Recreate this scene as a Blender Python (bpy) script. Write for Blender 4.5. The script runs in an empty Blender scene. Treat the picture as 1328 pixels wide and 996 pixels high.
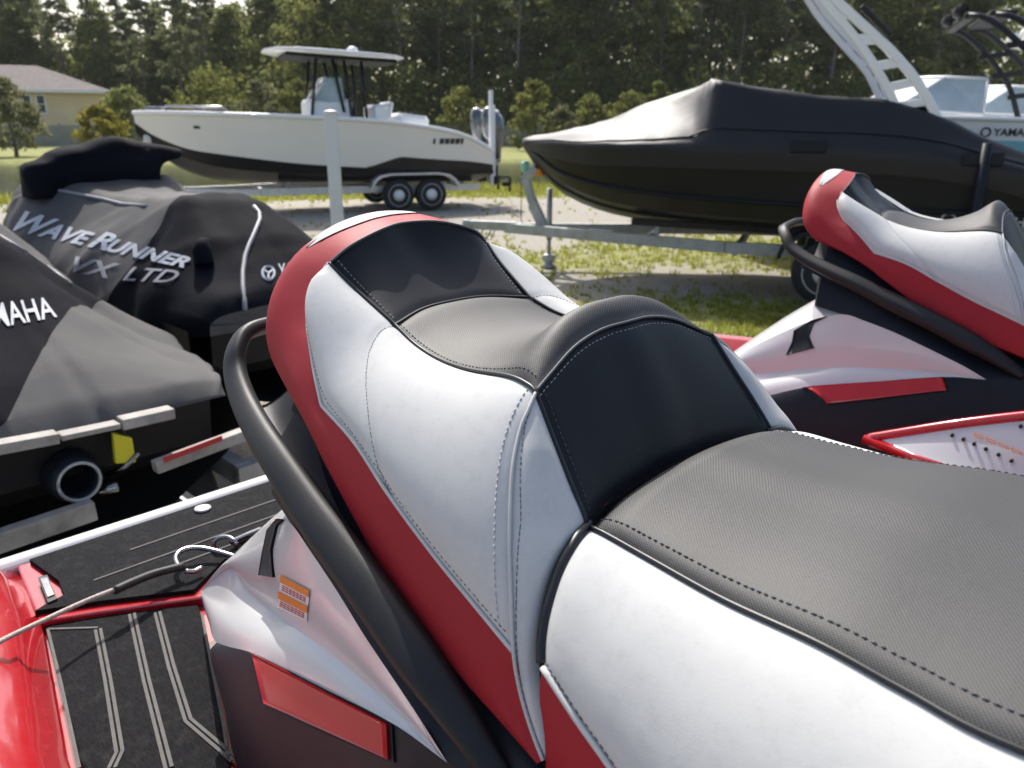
import bpy, bmesh, math, random
import numpy as np
from mathutils import Vector, Matrix
from mathutils.bvhtree import BVHTree
from mathutils import noise as mnoise
rad = math.radians
SC = bpy.context.scene
COL = SC.collection
# ------------------------------------------------------------ camera
HC = 1.75                                    # eye height
FPX, HOR = 1050.0, 163.0                     # focal length in photo pixels, horizon row (photo 1328 x 996)
TH = math.atan((498 - HOR) / FPX)
cam = bpy.data.cameras.new('camera'); camo = bpy.data.objects.new('camera', cam); COL.objects.link(camo)
camo.location = (0, 0, HC); camo.rotation_euler = (math.pi / 2 - TH, 0, 0)
cam.sensor_width = 36; cam.lens = 36 * FPX / 1328
cam.clip_start = .02; cam.clip_end = 2000
cam.dof.use_dof = True; cam.dof.focus_distance = .92; cam.dof.aperture_fstop = 8.5
SC.camera = camo
# ------------------------------------------------------------ sky, sun, exposure
SUN_TO = Vector((-.28, .96, 0)).normalized(); SUN_EL = rad(49)
world = bpy.data.worlds.new('World'); SC.world = world; world.use_nodes = True
wn = world.node_tree.nodes; wl = world.node_tree.links
sky = wn.new('ShaderNodeTexSky'); sky.sky_type = 'NISHITA'; sky.sun_disc = False
sky.sun_elevation = SUN_EL; sky.sun_rotation = math.atan2(SUN_TO.x, SUN_TO.y)
sky.air_density = 1.0; sky.dust_density = 3.5; sky.ozone_density = 1.0
wl.new(sky.outputs[0], wn['Background'].inputs[0]); wn['Background'].inputs[1].default_value = .15
sun = bpy.data.lights.new('sun', 'SUN'); suno = bpy.data.objects.new('sun', sun); COL.objects.link(suno)
sun.energy = 3.9; sun.angle = rad(.53); sun.color = (1, .965, .91)
sd = Vector((SUN_TO.x * math.cos(SUN_EL), SUN_TO.y * math.cos(SUN_EL), math.sin(SUN_EL)))
suno.rotation_euler = sd.to_track_quat('Z', 'Y').to_euler()
SC.view_settings.view_transform = 'Standard'; SC.view_settings.look = 'None'
SC.view_settings.gamma = 1; SC.view_settings.exposure = .5; SC.view_settings.use_curve_mapping = False
SC.render.engine = 'CYCLES'
rng = random.Random(5); nrg = np.random.default_rng(5)

# ------------------------------------------------------------ pixels to places
CS, SN = math.cos(TH), math.sin(TH)
def ray(u, v):
    x = (u - 664) / FPX; y = -(v - 498) / FPX
    return np.array([x, CS + y * SN, -SN + y * CS])
Q = math.sqrt(.5)
FV = np.array([Q, -Q, 0.]); LV = np.array([Q, Q, 0.]); S0, C0 = -.4044, .6483   # watercraft axes: forward, port; its origin seen from the eye
def PL(u, v, l):                             # pixel at lateral distance l of the red watercraft -> (s, l, height)
    r = ray(u, v); t = (l + C0) / (r @ LV); P = r * t
    return np.array([P @ FV - S0, l, P[2] + HC])
def PZ(u, v, z):                             # pixel at height z over the ground, watercraft axes
    r = ray(u, v); t = (z - HC) / r[2]; P = r * t
    return np.array([P @ FV - S0, P @ LV - C0, z])
def G(u, v, z=0.):                           # pixel at height z over the ground, world axes
    r = ray(u, v); P = r * ((z - HC) / r[2]); return np.array([P[0], P[1], z])
def YD(u, v, y):                             # pixel at distance y, world axes
    r = ray(u, v); P = r * (y / r[1]); return np.array([P[0], P[1], P[2] + HC])
def S2W(p):                                  # watercraft axes -> world
    return FV * (p[0] + S0) + LV * (p[1] + C0) + np.array([0, 0, p[2]])

# ------------------------------------------------------------ object helpers
def tag(o, label=None, cat=None, group=None, kind=None):
    if label: o['label'] = label
    if cat: o['category'] = cat
    if group: o['group'] = group
    if kind: o['kind'] = kind
    return o
def empty(name, loc=(0, 0, 0), rz=0, label=None, cat=None, group=None):
    o = bpy.data.objects.new(name, None); COL.objects.link(o)
    o.location = loc; o.rotation_euler = (0, 0, rz); o.empty_display_size = .1
    return tag(o, label, cat, group)
def mk(name, verts, faces, mat, parent=None, smooth=True, uv=None, cols=None):
    me = bpy.data.meshes.new(name)
    me.from_pydata([tuple(map(float, v)) for v in verts], [], [tuple(int(i) for i in f) for f in faces])
    if uv is not None:
        lay = me.uv_layers.new(name='UVMap')
        li = np.empty(len(me.loops), dtype=np.int32); me.loops.foreach_get('vertex_index', li)
        lay.data.foreach_set('uv', np.asarray(uv, dtype=np.float32)[li].ravel())
    mats = mat if isinstance(mat, (list, tuple)) else [mat]
    for m in mats: me.materials.append(m)
    if smooth: me.polygons.foreach_set('use_smooth', [True] * len(me.polygons))
    me.update()
    o = bpy.data.objects.new(name, me); COL.objects.link(o)
    if parent is not None: o.parent = parent
    return o
class MB:                                    # collects shapes, then becomes ONE mesh object
    def __init__(s): s.v = []; s.f = []
    def add(s, v, f):
        n = len(s.v); s.v += [tuple(x) for x in v]; s.f += [tuple(i + n for i in q) for q in f]; return s
    def box(s, c, d, rz=0, ry=0, bev=0.0, taper=1.0):
        hx, hy, hz = d[0] / 2, d[1] / 2, d[2] / 2
        M = Matrix.Rotation(rz, 3, 'Z') @ Matrix.Rotation(ry, 3, 'Y')
        b = min(bev, hx * .9, hy * .9, hz * .9)
        if b <= 0:
            vs = [(x * hx * (taper if z > 0 else 1), y * hy * (taper if z > 0 else 1), z * hz) for z in (-1, 1) for y in (-1, 1) for x in (-1, 1)]
            fs = [(0, 2, 3, 1), (4, 5, 7, 6), (0, 1, 5, 4), (2, 6, 7, 3), (0, 4, 6, 2), (1, 3, 7, 5)]
        else:                                # octagon outline with chamfered top and bottom
            def ring(k, z):
                X, Y = hx - k, hy - k; c2 = b
                return [(X - c2, -Y, z), (X, -Y + c2, z), (X, Y - c2, z), (X - c2, Y, z), (-X + c2, Y, z), (-X, Y - c2, z), (-X, -Y + c2, z), (-X + c2, -Y, z)]
            vs = ring(b * .6, -hz) + ring(0, -hz + b) + ring(0, hz - b) + ring(b * .6, hz)
            fs = [tuple(range(7, -1, -1)), tuple(range(24, 32))]
            for r in range(3):
                for i in range(8): fs.append((r * 8 + i, r * 8 + (i + 1) % 8, r * 8 + 8 + (i + 1) % 8, r * 8 + 8 + i))
        return s.add([tuple(Vector(c) + M @ Vector(v)) for v in vs], fs)
    def tube(s, pts, r, n=8, cap=True, flat=None):
        P = [Vector(p) for p in pts]; R = r if isinstance(r, (list, tuple, np.ndarray)) else [r] * len(P)
        base = len(s.v); up = None
        for i, p in enumerate(P):
            t = (P[min(i + 1, len(P) - 1)] - P[max(i - 1, 0)]).normalized()
            if up is None: up = t.orthogonal().normalized()
            up = (up - t * up.dot(t)).normalized(); sd_ = t.cross(up)
            for k in range(n):
                a = 2 * math.pi * k / n
                s.v.append(tuple(p + (up * math.cos(a) + sd_ * math.sin(a)) * R[i]))
        for i in range(len(P) - 1):
            for k in range(n):
                a, b = base + i * n + k, base + i * n + (k + 1) % n
                s.f.append((a, b, b + n, a + n))
        if cap:
            s.f.append(tuple(base + k for k in range(n - 1, -1, -1)))
            s.f.append(tuple(base + (len(P) - 1) * n + k for k in range(n)))
        return s
    def bar(s, a, b, w, h, up=(0, 0, 1)):    # rectangular bar between two points
        a, b = Vector(a), Vector(b); t = (b - a).normalized(); u = Vector(up); sdv = t.cross(u).normalized(); u = sdv.cross(t).normalized()
        vs = [tuple(p + sdv * (x * w / 2) + u * (y * h / 2)) for p in (a, b) for x, y in ((-1, -1), (1, -1), (1, 1), (-1, 1))]
        return s.add(vs, [(0, 1, 2, 3), (7, 6, 5, 4), (0, 4, 5, 1), (1, 5, 6, 2), (2, 6, 7, 3), (3, 7, 4, 0)])
    def lathe(s, c, prof, axis='Z', n=20, rz=0):
        base = len(s.v)
        for (r, h) in prof:
            for k in range(n):
                a = 2 * math.pi * k / n; x, y = r * math.cos(a), r * math.sin(a)
                if axis == 'Z': v = Vector((x, y, h))
                elif axis == 'Y': v = Vector((x, h, y))
                else: v = Vector((h, x, y))
                s.v.append(tuple(Vector(c) + Matrix.Rotation(rz, 3, 'Z') @ v))
        for i in range(len(prof) - 1):
            for k in range(n):
                a, b = base + i * n + k, base + i * n + (k + 1) % n
                s.f.append((a, b, b + n, a + n))
        s.f.append(tuple(base + k for k in range(n - 1, -1, -1))); s.f.append(tuple(base + (len(prof) - 1) * n + k for k in range(n)))
        return s
    def prism(s, outline, y0, y1, frame=None):   # outline in (x, z), extruded along y
        n = len(outline); vs = [(x, y0, z) for x, z in outline] + [(x, y1, z) for x, z in outline]
        if frame: vs = [frame(v) for v in vs]
        return s.add(vs, [tuple(range(n)), tuple(range(2 * n - 1, n - 1, -1))] + [(i, i + n, (i + 1) % n + n, (i + 1) % n) for i in range(n)])
    def build(s, name, mat, parent=None, smooth=False, bevel=0):
        o = mk(name, s.v, s.f, mat, parent, smooth)
        if bevel:
            m = o.modifiers.new('edge', 'BEVEL'); m.width = bevel; m.segments = 2; m.limit_method = 'ANGLE'
        return o
def curve(pts, n, corners=()):               # Catmull-Rom through pts (kept sharp at corner indices), n samples even by length
    P = np.array(pts, float); cuts = [0] + sorted(corners) + [len(P) - 1]; out = []
    for a, b in zip(cuts[:-1], cuts[1:]):
        q = P[a:b + 1]
        if len(q) == 2: seg = np.array([q[0] + (q[1] - q[0]) * t for t in np.linspace(0, 1, 20)])
        else:
            e = np.vstack([2 * q[0] - q[1], q, 2 * q[-1] - q[-2]]); seg = []
            for i in range(1, len(e) - 2):
                p0, p1, p2, p3 = e[i - 1], e[i], e[i + 1], e[i + 2]
                for t in np.linspace(0, 1, 16, endpoint=(i == len(e) - 3)):
                    seg.append(.5 * ((2 * p1) + (-p0 + p2) * t + (2 * p0 - 5 * p1 + 4 * p2 - p3) * t * t + (-p0 + 3 * p1 - 3 * p2 + p3) * t ** 3))
            seg = np.array(seg)
        out.append(seg if not out else seg[1:])
    D = np.vstack(out); d = np.r_[0, np.cumsum(np.linalg.norm(np.diff(D, axis=0), axis=1))]
    tt = np.linspace(0, d[-1], n)
    return np.array([np.interp(tt, d, D[:, k]) for k in range(3)]).T
def mir(c): c = np.array(c, float).copy(); c[..., 1] *= -1; return c
def gnormals(g):
    du = np.gradient(g, axis=0); dv = np.gradient(g, axis=1); n = np.cross(du, dv)
    return n / (np.linalg.norm(n, axis=2, keepdims=True) + 1e-12)
def outward(g, inside):
    n = gnormals(g); c = g - np.array(inside); s = np.sign((n * c).sum(2).mean()); return n * (s if s else 1)
def edge_samples(n, k=.22):                  # denser near both ends
    t = np.linspace(0, 1, n); return t - k * np.sin(2 * np.pi * t) / (2 * np.pi) * 1.6
def resamp(c, t):
    d = np.linspace(0, 1, len(c)); return np.array([np.interp(t, d, c[:, k]) for k in range(3)]).T
def coons(c0, c1, d0, d1, nu=48, nv=48):     # c0,c1 run along u (v=0,1); d0,d1 run along v (u=0,1)
    u, v = edge_samples(nu), edge_samples(nv)
    A, B, C, D = resamp(c0, u), resamp(c1, u), resamp(d0, v), resamp(d1, v)
    U, V_ = u[:, None, None], v[None, :, None]
    return (1 - V_) * A[:, None] + V_ * B[:, None] + (1 - U) * C[None] + U * D[None] - ((1 - U) * (1 - V_) * A[0] + U * (1 - V_) * A[-1] + (1 - U) * V_ * B[0] + U * V_ * B[-1])
def lens(c0, c1, nv=28):                     # between two curves with matching samples
    v = edge_samples(nv)[None, :, None]; return (1 - v) * c0[:, None] + v * c1[:, None]
def swell(g, amt, inside, pu=1., pv=1., groove=.0022, gw=.008, ends=True):   # upholstery: soft bulge and sunk seams
    n = outward(g, inside); nu, nv = g.shape[:2]
    u = np.linspace(0, 1, nu)[:, None]; v = np.linspace(0, 1, nv)[None, :]
    wd_ = np.linalg.norm(g[:, -1] - g[:, 0], axis=1)[:, None]; wd_ = np.minimum(1, wd_ / (.6 * wd_.max()))
    b = (np.sin(np.pi * v) ** pv) * ((np.sin(np.pi * u) ** pu) if ends else wd_)
    dv = np.linalg.norm(np.diff(g, axis=1), axis=2); dv = np.c_[np.zeros(nu), np.cumsum(dv, axis=1)]; ev = np.minimum(dv, dv[:, -1:] - dv)
    gr = np.exp(-(ev / gw) ** 2)
    if ends:
        du = np.linalg.norm(np.diff(g, axis=0), axis=2); du = np.r_[np.zeros((1, nv)), np.cumsum(du, axis=0)]; eu = np.minimum(du, du[-1:] - du)
        gr = np.maximum(gr, np.exp(-(eu / gw) ** 2))
    return g + n * (amt * b - groove * gr)[..., None]
def relax(g, n):                             # even out the inside of a panel, seams kept
    g = g.copy()
    for _ in range(n): g[1:-1, 1:-1] = (g[:-2, 1:-1] + g[2:, 1:-1] + g[1:-1, :-2] + g[1:-1, 2:]) / 4
    return g
def gridmesh(name, g, mat, parent=None, flip=False, uvs=1.0):
    nu, nv = g.shape[:2]
    du = np.r_[np.zeros((1, nv)), np.cumsum(np.linalg.norm(np.diff(g, axis=0), axis=2), axis=0)]
    dv = np.c_[np.zeros(nu), np.cumsum(np.linalg.norm(np.diff(g, axis=1), axis=2), axis=1)]
    uv = np.stack([du, dv], 2).reshape(-1, 2) * uvs
    f = [(i * nv + j, (i + 1) * nv + j, (i + 1) * nv + j + 1, i * nv + j + 1) for i in range(nu - 1) for j in range(nv - 1)]
    if flip: f = [q[::-1] for q in f]
    return mk(name, g.reshape(-1, 3), f, mat, parent, True, uv)
def fold(n, s=1.):                           # -1..1 smooth noise of a point
    return mnoise.noise(Vector(n) * s)
def copy_tree(o, parent=None):
    c = o.copy(); COL.objects.link(c); c.parent = parent
    for ch in list(o.children): copy_tree(ch, c)
    return c
# ------------------------------------------------------------ materials
def pmat(name, col, rough=.5, metal=0., spec=.5, coat=0., bump=None, vary=None, coatr=.05, sub=0., trans=0., alpha=1.):
    m = bpy.data.materials.new(name); m.use_nodes = True; nt = m.node_tree; b = nt.nodes['Principled BSDF']
    b.inputs['Base Color'].default_value = (*col, 1); b.inputs['Roughness'].default_value = rough
    b.inputs['Metallic'].default_value = metal; b.inputs['Specular IOR Level'].default_value = spec
    b.inputs['Coat Weight'].default_value = coat; b.inputs['Coat Roughness'].default_value = coatr
    b.inputs['Transmission Weight'].default_value = trans
    tc = nt.nodes.new('ShaderNodeTexCoord')
    if vary:                                 # (scale, low, high [, roughness swing]) mottling of the base colour
        sc, lo, hi = vary[:3]
        n = nt.nodes.new('ShaderNodeTexNoise'); n.inputs['Scale'].default_value = sc; n.inputs['Detail'].default_value = 5; n.inputs['Roughness'].default_value = .62
        nt.links.new(tc.outputs['Object'], n.inputs['Vector'])
        r = nt.nodes.new('ShaderNodeValToRGB'); r.color_ramp.elements[0].position = .32; r.color_ramp.elements[1].position = .7
        r.color_ramp.elements[0].color = (*[c * lo for c in col], 1); r.color_ramp.elements[1].color = (*[min(1, c * hi) for c in col], 1)
        nt.links.new(n.outputs['Fac'], r.inputs[0]); nt.links.new(r.outputs[0], b.inputs['Base Color'])
        if len(vary) > 3:
            mr = nt.nodes.new('ShaderNodeMapRange'); mr.inputs[3].default_value = max(0, rough - vary[3]); mr.inputs[4].default_value = min(1, rough + vary[3])
            nt.links.new(n.outputs['Fac'], mr.inputs[0]); nt.links.new(mr.outputs[0], b.inputs['Roughness'])
    if bump:                                 # (kind, scale, strength, distance)
        k, sc, st, di = bump
        if k == 'noise': t = nt.nodes.new('ShaderNodeTexNoise'); t.inputs['Detail'].default_value = 3; out = 'Fac'
        else: t = nt.nodes.new('ShaderNodeTexVoronoi'); out = 'Distance'
        t.inputs['Scale'].default_value = sc; nt.links.new(tc.outputs['Object'], t.inputs['Vector'])
        bp = nt.nodes.new('ShaderNodeBump'); bp.inputs['Strength'].default_value = st; bp.inputs['Distance'].default_value = di
        nt.links.new(t.outputs[out], bp.inputs['Height']); nt.links.new(bp.outputs[0], b.inputs['Normal'])
    return m
M = {}
M['vinyl_white'] = pmat('vinyl_white', (.55, .545, .525), .72, spec=.25, bump=('voronoi', 900, .12, .0006), vary=(9, .93, 1.0, .06))
M['vinyl_red'] = pmat('vinyl_red', (.33, .011, .019), .6, spec=.3, bump=('voronoi', 900, .16, .0008), vary=(12, .92, 1.05, .05))
M['vinyl_black'] = pmat('vinyl_black', (.010, .0115, .014), .5, spec=.26, bump=('voronoi', 800, .15, .0008))
M['thread_white'] = pmat('thread_white', (.45, .45, .46), .6)
M['thread_grey'] = pmat('thread_grey', (.09, .095, .105), .6)
M['piping_black'] = pmat('piping_black', (.012, .012, .013), .4)
M['gel_white'] = pmat('gel_white', (.60, .60, .595), .26, coat=.35, vary=(5, .97, 1.0))
M['gel_red'] = pmat('gel_red', (.42, .009, .016), .2, coat=.9, vary=(6, .95, 1.02))
M['plastic_black'] = pmat('plastic_black', (.009, .009, .010), .5, spec=.38, bump=('noise', 900, .35, .0006), vary=(14, .8, 1.25, .06))
M['plastic_dark'] = pmat('plastic_dark', (.008, .0105, .016), .45, spec=.22, bump=('noise', 700, .2, .0005), vary=(10, .85, 1.2, .05))
M['rubber'] = pmat('rubber', (.012, .012, .012), .6)
M['groove_grey'] = pmat('groove_grey', (.085, .08, .074), .75, bump=('noise', 300, .3, .001), vary=(60, .8, 1.15))
M['steel'] = pmat('steel', (.30, .30, .31), .24, metal=1, vary=(30, .8, 1.1, .1))
M['galv'] = pmat('galv', (.42, .43, .44), .5, metal=.55, vary=(8, .75, 1.15, .1))
M['alu'] = pmat('alu', (.62, .62, .62), .4, metal=.7, vary=(8, .85, 1.1, .1))
M['tyre'] = pmat('tyre', (.018, .018, .018), .8, bump=('noise', 60, .3, .004))
M['cover_grey'] = pmat('cover_grey', (.085, .082, .080), .75, spec=.2, bump=('noise', 500, .25, .0008), vary=(3, .85, 1.12))
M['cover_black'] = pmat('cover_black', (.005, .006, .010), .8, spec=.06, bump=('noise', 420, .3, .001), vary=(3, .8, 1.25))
M['reflect_grey'] = pmat('reflect_grey', (.27, .27, .28), .5)
M['print_white'] = pmat('print_white', (.44, .455, .49), .5)
M['boat_white'] = pmat('boat_white', (.76, .735, .67), .25, coat=.5, vary=(1.2, .96, 1.0))
M['boat_trim'] = pmat('boat_trim', (.78, .78, .77), .3, coat=.3)
M['boat_black'] = pmat('boat_black', (.009, .009, .010), .5, spec=.25, vary=(1.5, .8, 1.3))
M['boat_brown'] = pmat('boat_brown', (.022, .018, .016), .35, spec=.25, vary=(.8, .7, 1.4))
M['boat_blue'] = pmat('boat_blue', (.22, .50, .55), .25, coat=.4)
M['tinted'] = pmat('tinted', (.03, .035, .04), .08, spec=.8)
M['print_dark'] = pmat('print_dark', (.02, .02, .022), .5)
M['yellow'] = pmat('yellow', (.62, .55, .02), .5)
M['orange'] = pmat('orange', (.70, .22, .015), .5)
M['sticker_white'] = pmat('sticker_white', (.7, .7, .68), .4)
M['sticker_red'] = pmat('sticker_red', (.55, .03, .03), .45)
M['rope'] = pmat('rope', (.50, .42, .36), .8, bump=('noise', 400, .6, .001), vary=(250, .6, 1.2))
M['lens_red'] = pmat('lens_red', (.42, .010, .016), .28, spec=.4, coat=.15, vary=(5, .93, 1.05))
M['beam_grey'] = pmat('beam_grey', (.30, .28, .25), .6, vary=(10, .6, 1.3))
M['mooring_black'] = pmat('mooring_black', (.010, .010, .012), .5, spec=.4, bump=('noise', 420, .3, .001), vary=(3, .8, 1.25))
M['tape_red'] = pmat('tape_red', (.4, .03, .03), .4)
M['post_white'] = pmat('post_white', (.66, .67, .69), .4, vary=(3, .93, 1.02))

def grip(name):                              # woven grip cloth of the seat tops, pattern in panel metres
    m = pmat(name, (.062, .061, .060), .6, spec=.55); nt = m.node_tree; b = nt.nodes['Principled BSDF']
    uv = nt.nodes.new('ShaderNodeTexCoord'); mp = nt.nodes.new('ShaderNodeMapping'); mp.inputs['Rotation'].default_value = (0, 0, rad(38)); nt.links.new(uv.outputs['UV'], mp.inputs[0])
    def wave(d, sc):
        w = nt.nodes.new('ShaderNodeTexWave'); w.bands_direction = d; w.inputs['Scale'].default_value = sc; w.inputs['Distortion'].default_value = .25; w.inputs['Detail Scale'].default_value = 3
        nt.links.new(mp.outputs[0], w.inputs[0]); return w
    a, c = wave('X', 210), wave('Y', 125)
    mx = nt.nodes.new('ShaderNodeMath'); mx.operation = 'MULTIPLY'; nt.links.new(a.outputs['Fac'], mx.inputs[0]); nt.links.new(c.outputs['Fac'], mx.inputs[1])
    r = nt.nodes.new('ShaderNodeValToRGB'); r.color_ramp.elements[0].color = (.016, .0158, .0155, 1); r.color_ramp.elements[1].color = (.092, .0905, .088, 1)
    nt.links.new(mx.outputs[0], r.inputs[0]); nt.links.new(r.outputs[0], b.inputs['Base Color'])
    bp = nt.nodes.new('ShaderNodeBump'); bp.inputs['Strength'].default_value = .3; bp.inputs['Distance'].default_value = .0006
    nt.links.new(mx.outputs[0], bp.inputs['Height']); nt.links.new(bp.outputs[0], b.inputs['Normal'])
    return m
M['grip'] = grip('grip')
def matmat(name):                            # brushed EVA foam deck mat
    m = pmat(name, (.02, .02, .02), .9, spec=.15); nt = m.node_tree; b = nt.nodes['Principled BSDF']
    tc = nt.nodes.new('ShaderNodeTexCoord'); mp = nt.nodes.new('ShaderNodeMapping'); mp.inputs['Scale'].default_value = (60, 260, 100); mp.inputs['Rotation'].default_value = (0, 0, rad(30)); nt.links.new(tc.outputs['Object'], mp.inputs[0])
    n = nt.nodes.new('ShaderNodeTexNoise'); n.inputs['Scale'].default_value = 1.6; n.inputs['Detail'].default_value = 4; nt.links.new(mp.outputs[0], n.inputs['Vector'])
    r = nt.nodes.new('ShaderNodeValToRGB'); r.color_ramp.elements[0].position = .35; r.color_ramp.elements[0].color = (.004, .004, .005, 1); r.color_ramp.elements[1].position = .75; r.color_ramp.elements[1].color = (.014, .014, .0155, 1)
    nt.links.new(n.outputs['Fac'], r.inputs[0]); nt.links.new(r.outputs[0], b.inputs['Base Color'])
    bp = nt.nodes.new('ShaderNodeBump'); bp.inputs['Strength'].default_value = .5; bp.inputs['Distance'].default_value = .0015
    nt.links.new(n.outputs['Fac'], bp.inputs['Height']); nt.links.new(bp.outputs[0], b.inputs['Normal'])
    return m
M['deck_mat'] = matmat('deck_mat')

def undulate(m, sc, st, di):                 # faint lumps and pulls of stretched cloth under the fine grain
    nt = m.node_tree; b = nt.nodes['Principled BSDF']; old = b.inputs['Normal'].links[0].from_socket
    tc = nt.nodes.new('ShaderNodeTexCoord'); n = nt.nodes.new('ShaderNodeTexNoise'); n.inputs['Scale'].default_value = sc; n.inputs['Detail'].default_value = 3; n.inputs['Distortion'].default_value = .6; nt.links.new(tc.outputs['Object'], n.inputs['Vector'])
    bp = nt.nodes.new('ShaderNodeBump'); bp.inputs['Strength'].default_value = st; bp.inputs['Distance'].default_value = di; nt.links.new(n.outputs['Fac'], bp.inputs['Height']); nt.links.new(old, bp.inputs['Normal']); nt.links.new(bp.outputs[0], b.inputs['Normal'])
def dust(m, amount, col=(.45, .42, .38), sc=26):   # light dust specks and smears
    nt = m.node_tree; b = nt.nodes['Principled BSDF']; l = b.inputs['Base Color'].links; mx = nt.nodes.new('ShaderNodeMix'); mx.data_type = 'RGBA'
    if l: nt.links.new(l[0].from_socket, mx.inputs[6])
    else: mx.inputs[6].default_value = b.inputs['Base Color'].default_value
    mx.inputs[7].default_value = (*col, 1)
    tc = nt.nodes.new('ShaderNodeTexCoord'); n = nt.nodes.new('ShaderNodeTexNoise'); n.inputs['Scale'].default_value = sc; n.inputs['Detail'].default_value = 9; n.inputs['Roughness'].default_value = .8; nt.links.new(tc.outputs['Object'], n.inputs['Vector'])
    r = nt.nodes.new('ShaderNodeValToRGB'); r.color_ramp.elements[0].position = .5; r.color_ramp.elements[0].color = (0, 0, 0, 1); r.color_ramp.elements[1].position = .8; r.color_ramp.elements[1].color = (amount, amount, amount, 1)
    nt.links.new(n.outputs['Fac'], r.inputs[0]); nt.links.new(r.outputs[0], mx.inputs[0]); nt.links.new(mx.outputs[2], b.inputs['Base Color'])
for k_ in ('vinyl_white', 'vinyl_red', 'vinyl_black', 'grip'): undulate(M[k_], 22, .12, .004)
undulate(M['cover_grey'], 5, .22, .02); undulate(M['cover_black'], 5, .25, .02); undulate(M['mooring_black'], 4, .2, .02)
dust(M['vinyl_white'], .5, (.36, .35, .33), 70); dust(M['deck_mat'], .3, (.09, .088, .083), 40); dust(M['plastic_dark'], .12, (.08, .08, .08), 35); dust(M['gel_red'], .12, (.5, .3, .3), 30)
# ------------------------------------------------------------ ground and water come in 06; here the red and white watercraft
CAM_L = np.array([-S0, -C0, HC])             # the eye in watercraft axes
def dir_l(u, v): r = ray(u, v); return Vector((r @ FV, r @ LV, r[2]))
def bvh_grid(g):
    nu, nv = g.shape[:2]
    return BVHTree.FromPolygons([tuple(p) for p in g.reshape(-1, 3)], [(i * nv + j, (i + 1) * nv + j, (i + 1) * nv + j + 1, i * nv + j + 1) for i in range(nu - 1) for j in range(nv - 1)])
def hit(bvh, u, v, off=.002):                # the point of a built surface that a photo pixel shows
    h = bvh.ray_cast(Vector(CAM_L), dir_l(u, v).normalized())
    if h[0] is None:
        d_ = dir_l(u, v); h = min((bvh.find_nearest(Vector(CAM_L) + d_ * q_) for q_ in np.arange(.3, 6, .02)), key=lambda z: z[3])
    n = h[1] if h[1].dot(dir_l(u, v)) < 0 else -h[1]
    return np.array(h[0] + n * off)
def decal(bvh, quad, nu=8, nv=5, off=.002):  # quad of pixels -> little grid lying on the surface
    q = np.array(quad, float)
    return np.array([[hit(bvh, *((1 - a) * ((1 - b) * q[0] + b * q[3]) + a * ((1 - b) * q[1] + b * q[2])), off) for b in np.linspace(0, 1, nv)] for a in np.linspace(0, 1, nu)])
def solid_grid(name, g, mat, parent, th, inside):   # a grid with thickness: outer face at g, walls going in by th
    n = outward(g, inside); nu, nv = g.shape[:2]; lo = g - n * th
    v = list(g.reshape(-1, 3)) + list(lo.reshape(-1, 3)); K = nu * nv
    f = [(i * nv + j, (i + 1) * nv + j, (i + 1) * nv + j + 1, i * nv + j + 1) for i in range(nu - 1) for j in range(nv - 1)]
    b = [i * nv for i in range(nu)] + [(nu - 1) * nv + j for j in range(1, nv)] + [i * nv + nv - 1 for i in range(nu - 2, -1, -1)] + [j for j in range(nv - 2, 0, -1)]
    f += [(b[k], b[(k + 1) % len(b)], b[(k + 1) % len(b)] + K, b[k] + K) for k in range(len(b))]
    return mk(name, v, f, mat, parent, True)
def stitches(name, P, N, mat, parent, step=.0065, ln=.0042, r=.00075, mirror=False):
    P = np.asarray(P); d = np.r_[0, np.cumsum(np.linalg.norm(np.diff(P, axis=0), axis=1))]; mb = MB()
    rj = np.random.default_rng(len(P))
    for t in np.arange(step, d[-1] - step, step):
        t = t + rj.normal(0, step * .07); ln_ = ln * rj.uniform(.82, 1.12)
        a = np.array([np.interp(t - ln_ / 2, d, P[:, k]) for k in range(3)]); b = np.array([np.interp(t + ln_ / 2, d, P[:, k]) for k in range(3)])
        nn = np.array([np.interp(t, d, N[:, k]) for k in range(3)]); nn /= np.linalg.norm(nn)
        m_ = (a + b) / 2 + nn * r * .9; a = a + rj.normal(0, .00018, 3); b = b + rj.normal(0, .00018, 3)
        mb.tube([a, m_, b], [r * .45, r * .75, r * .45], n=5)
    if mirror: mb.v = [(x, -y, z) for x, y, z in mb.v]; mb.f = [q[::-1] for q in mb.f]
    o = mb.build(name, mat, parent, True); o['kind'] = 'stuff'; return o
def both(fn, sym=True):                      # run a builder for starboard, then mirrored for port
    fn(1);
    if sym: fn(-1)
def sgn(g, k): g = np.array(g).copy(); g[..., 1] *= k; return g
INS = (-.2, 0, HC - .62)                     # a point inside the seat

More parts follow.
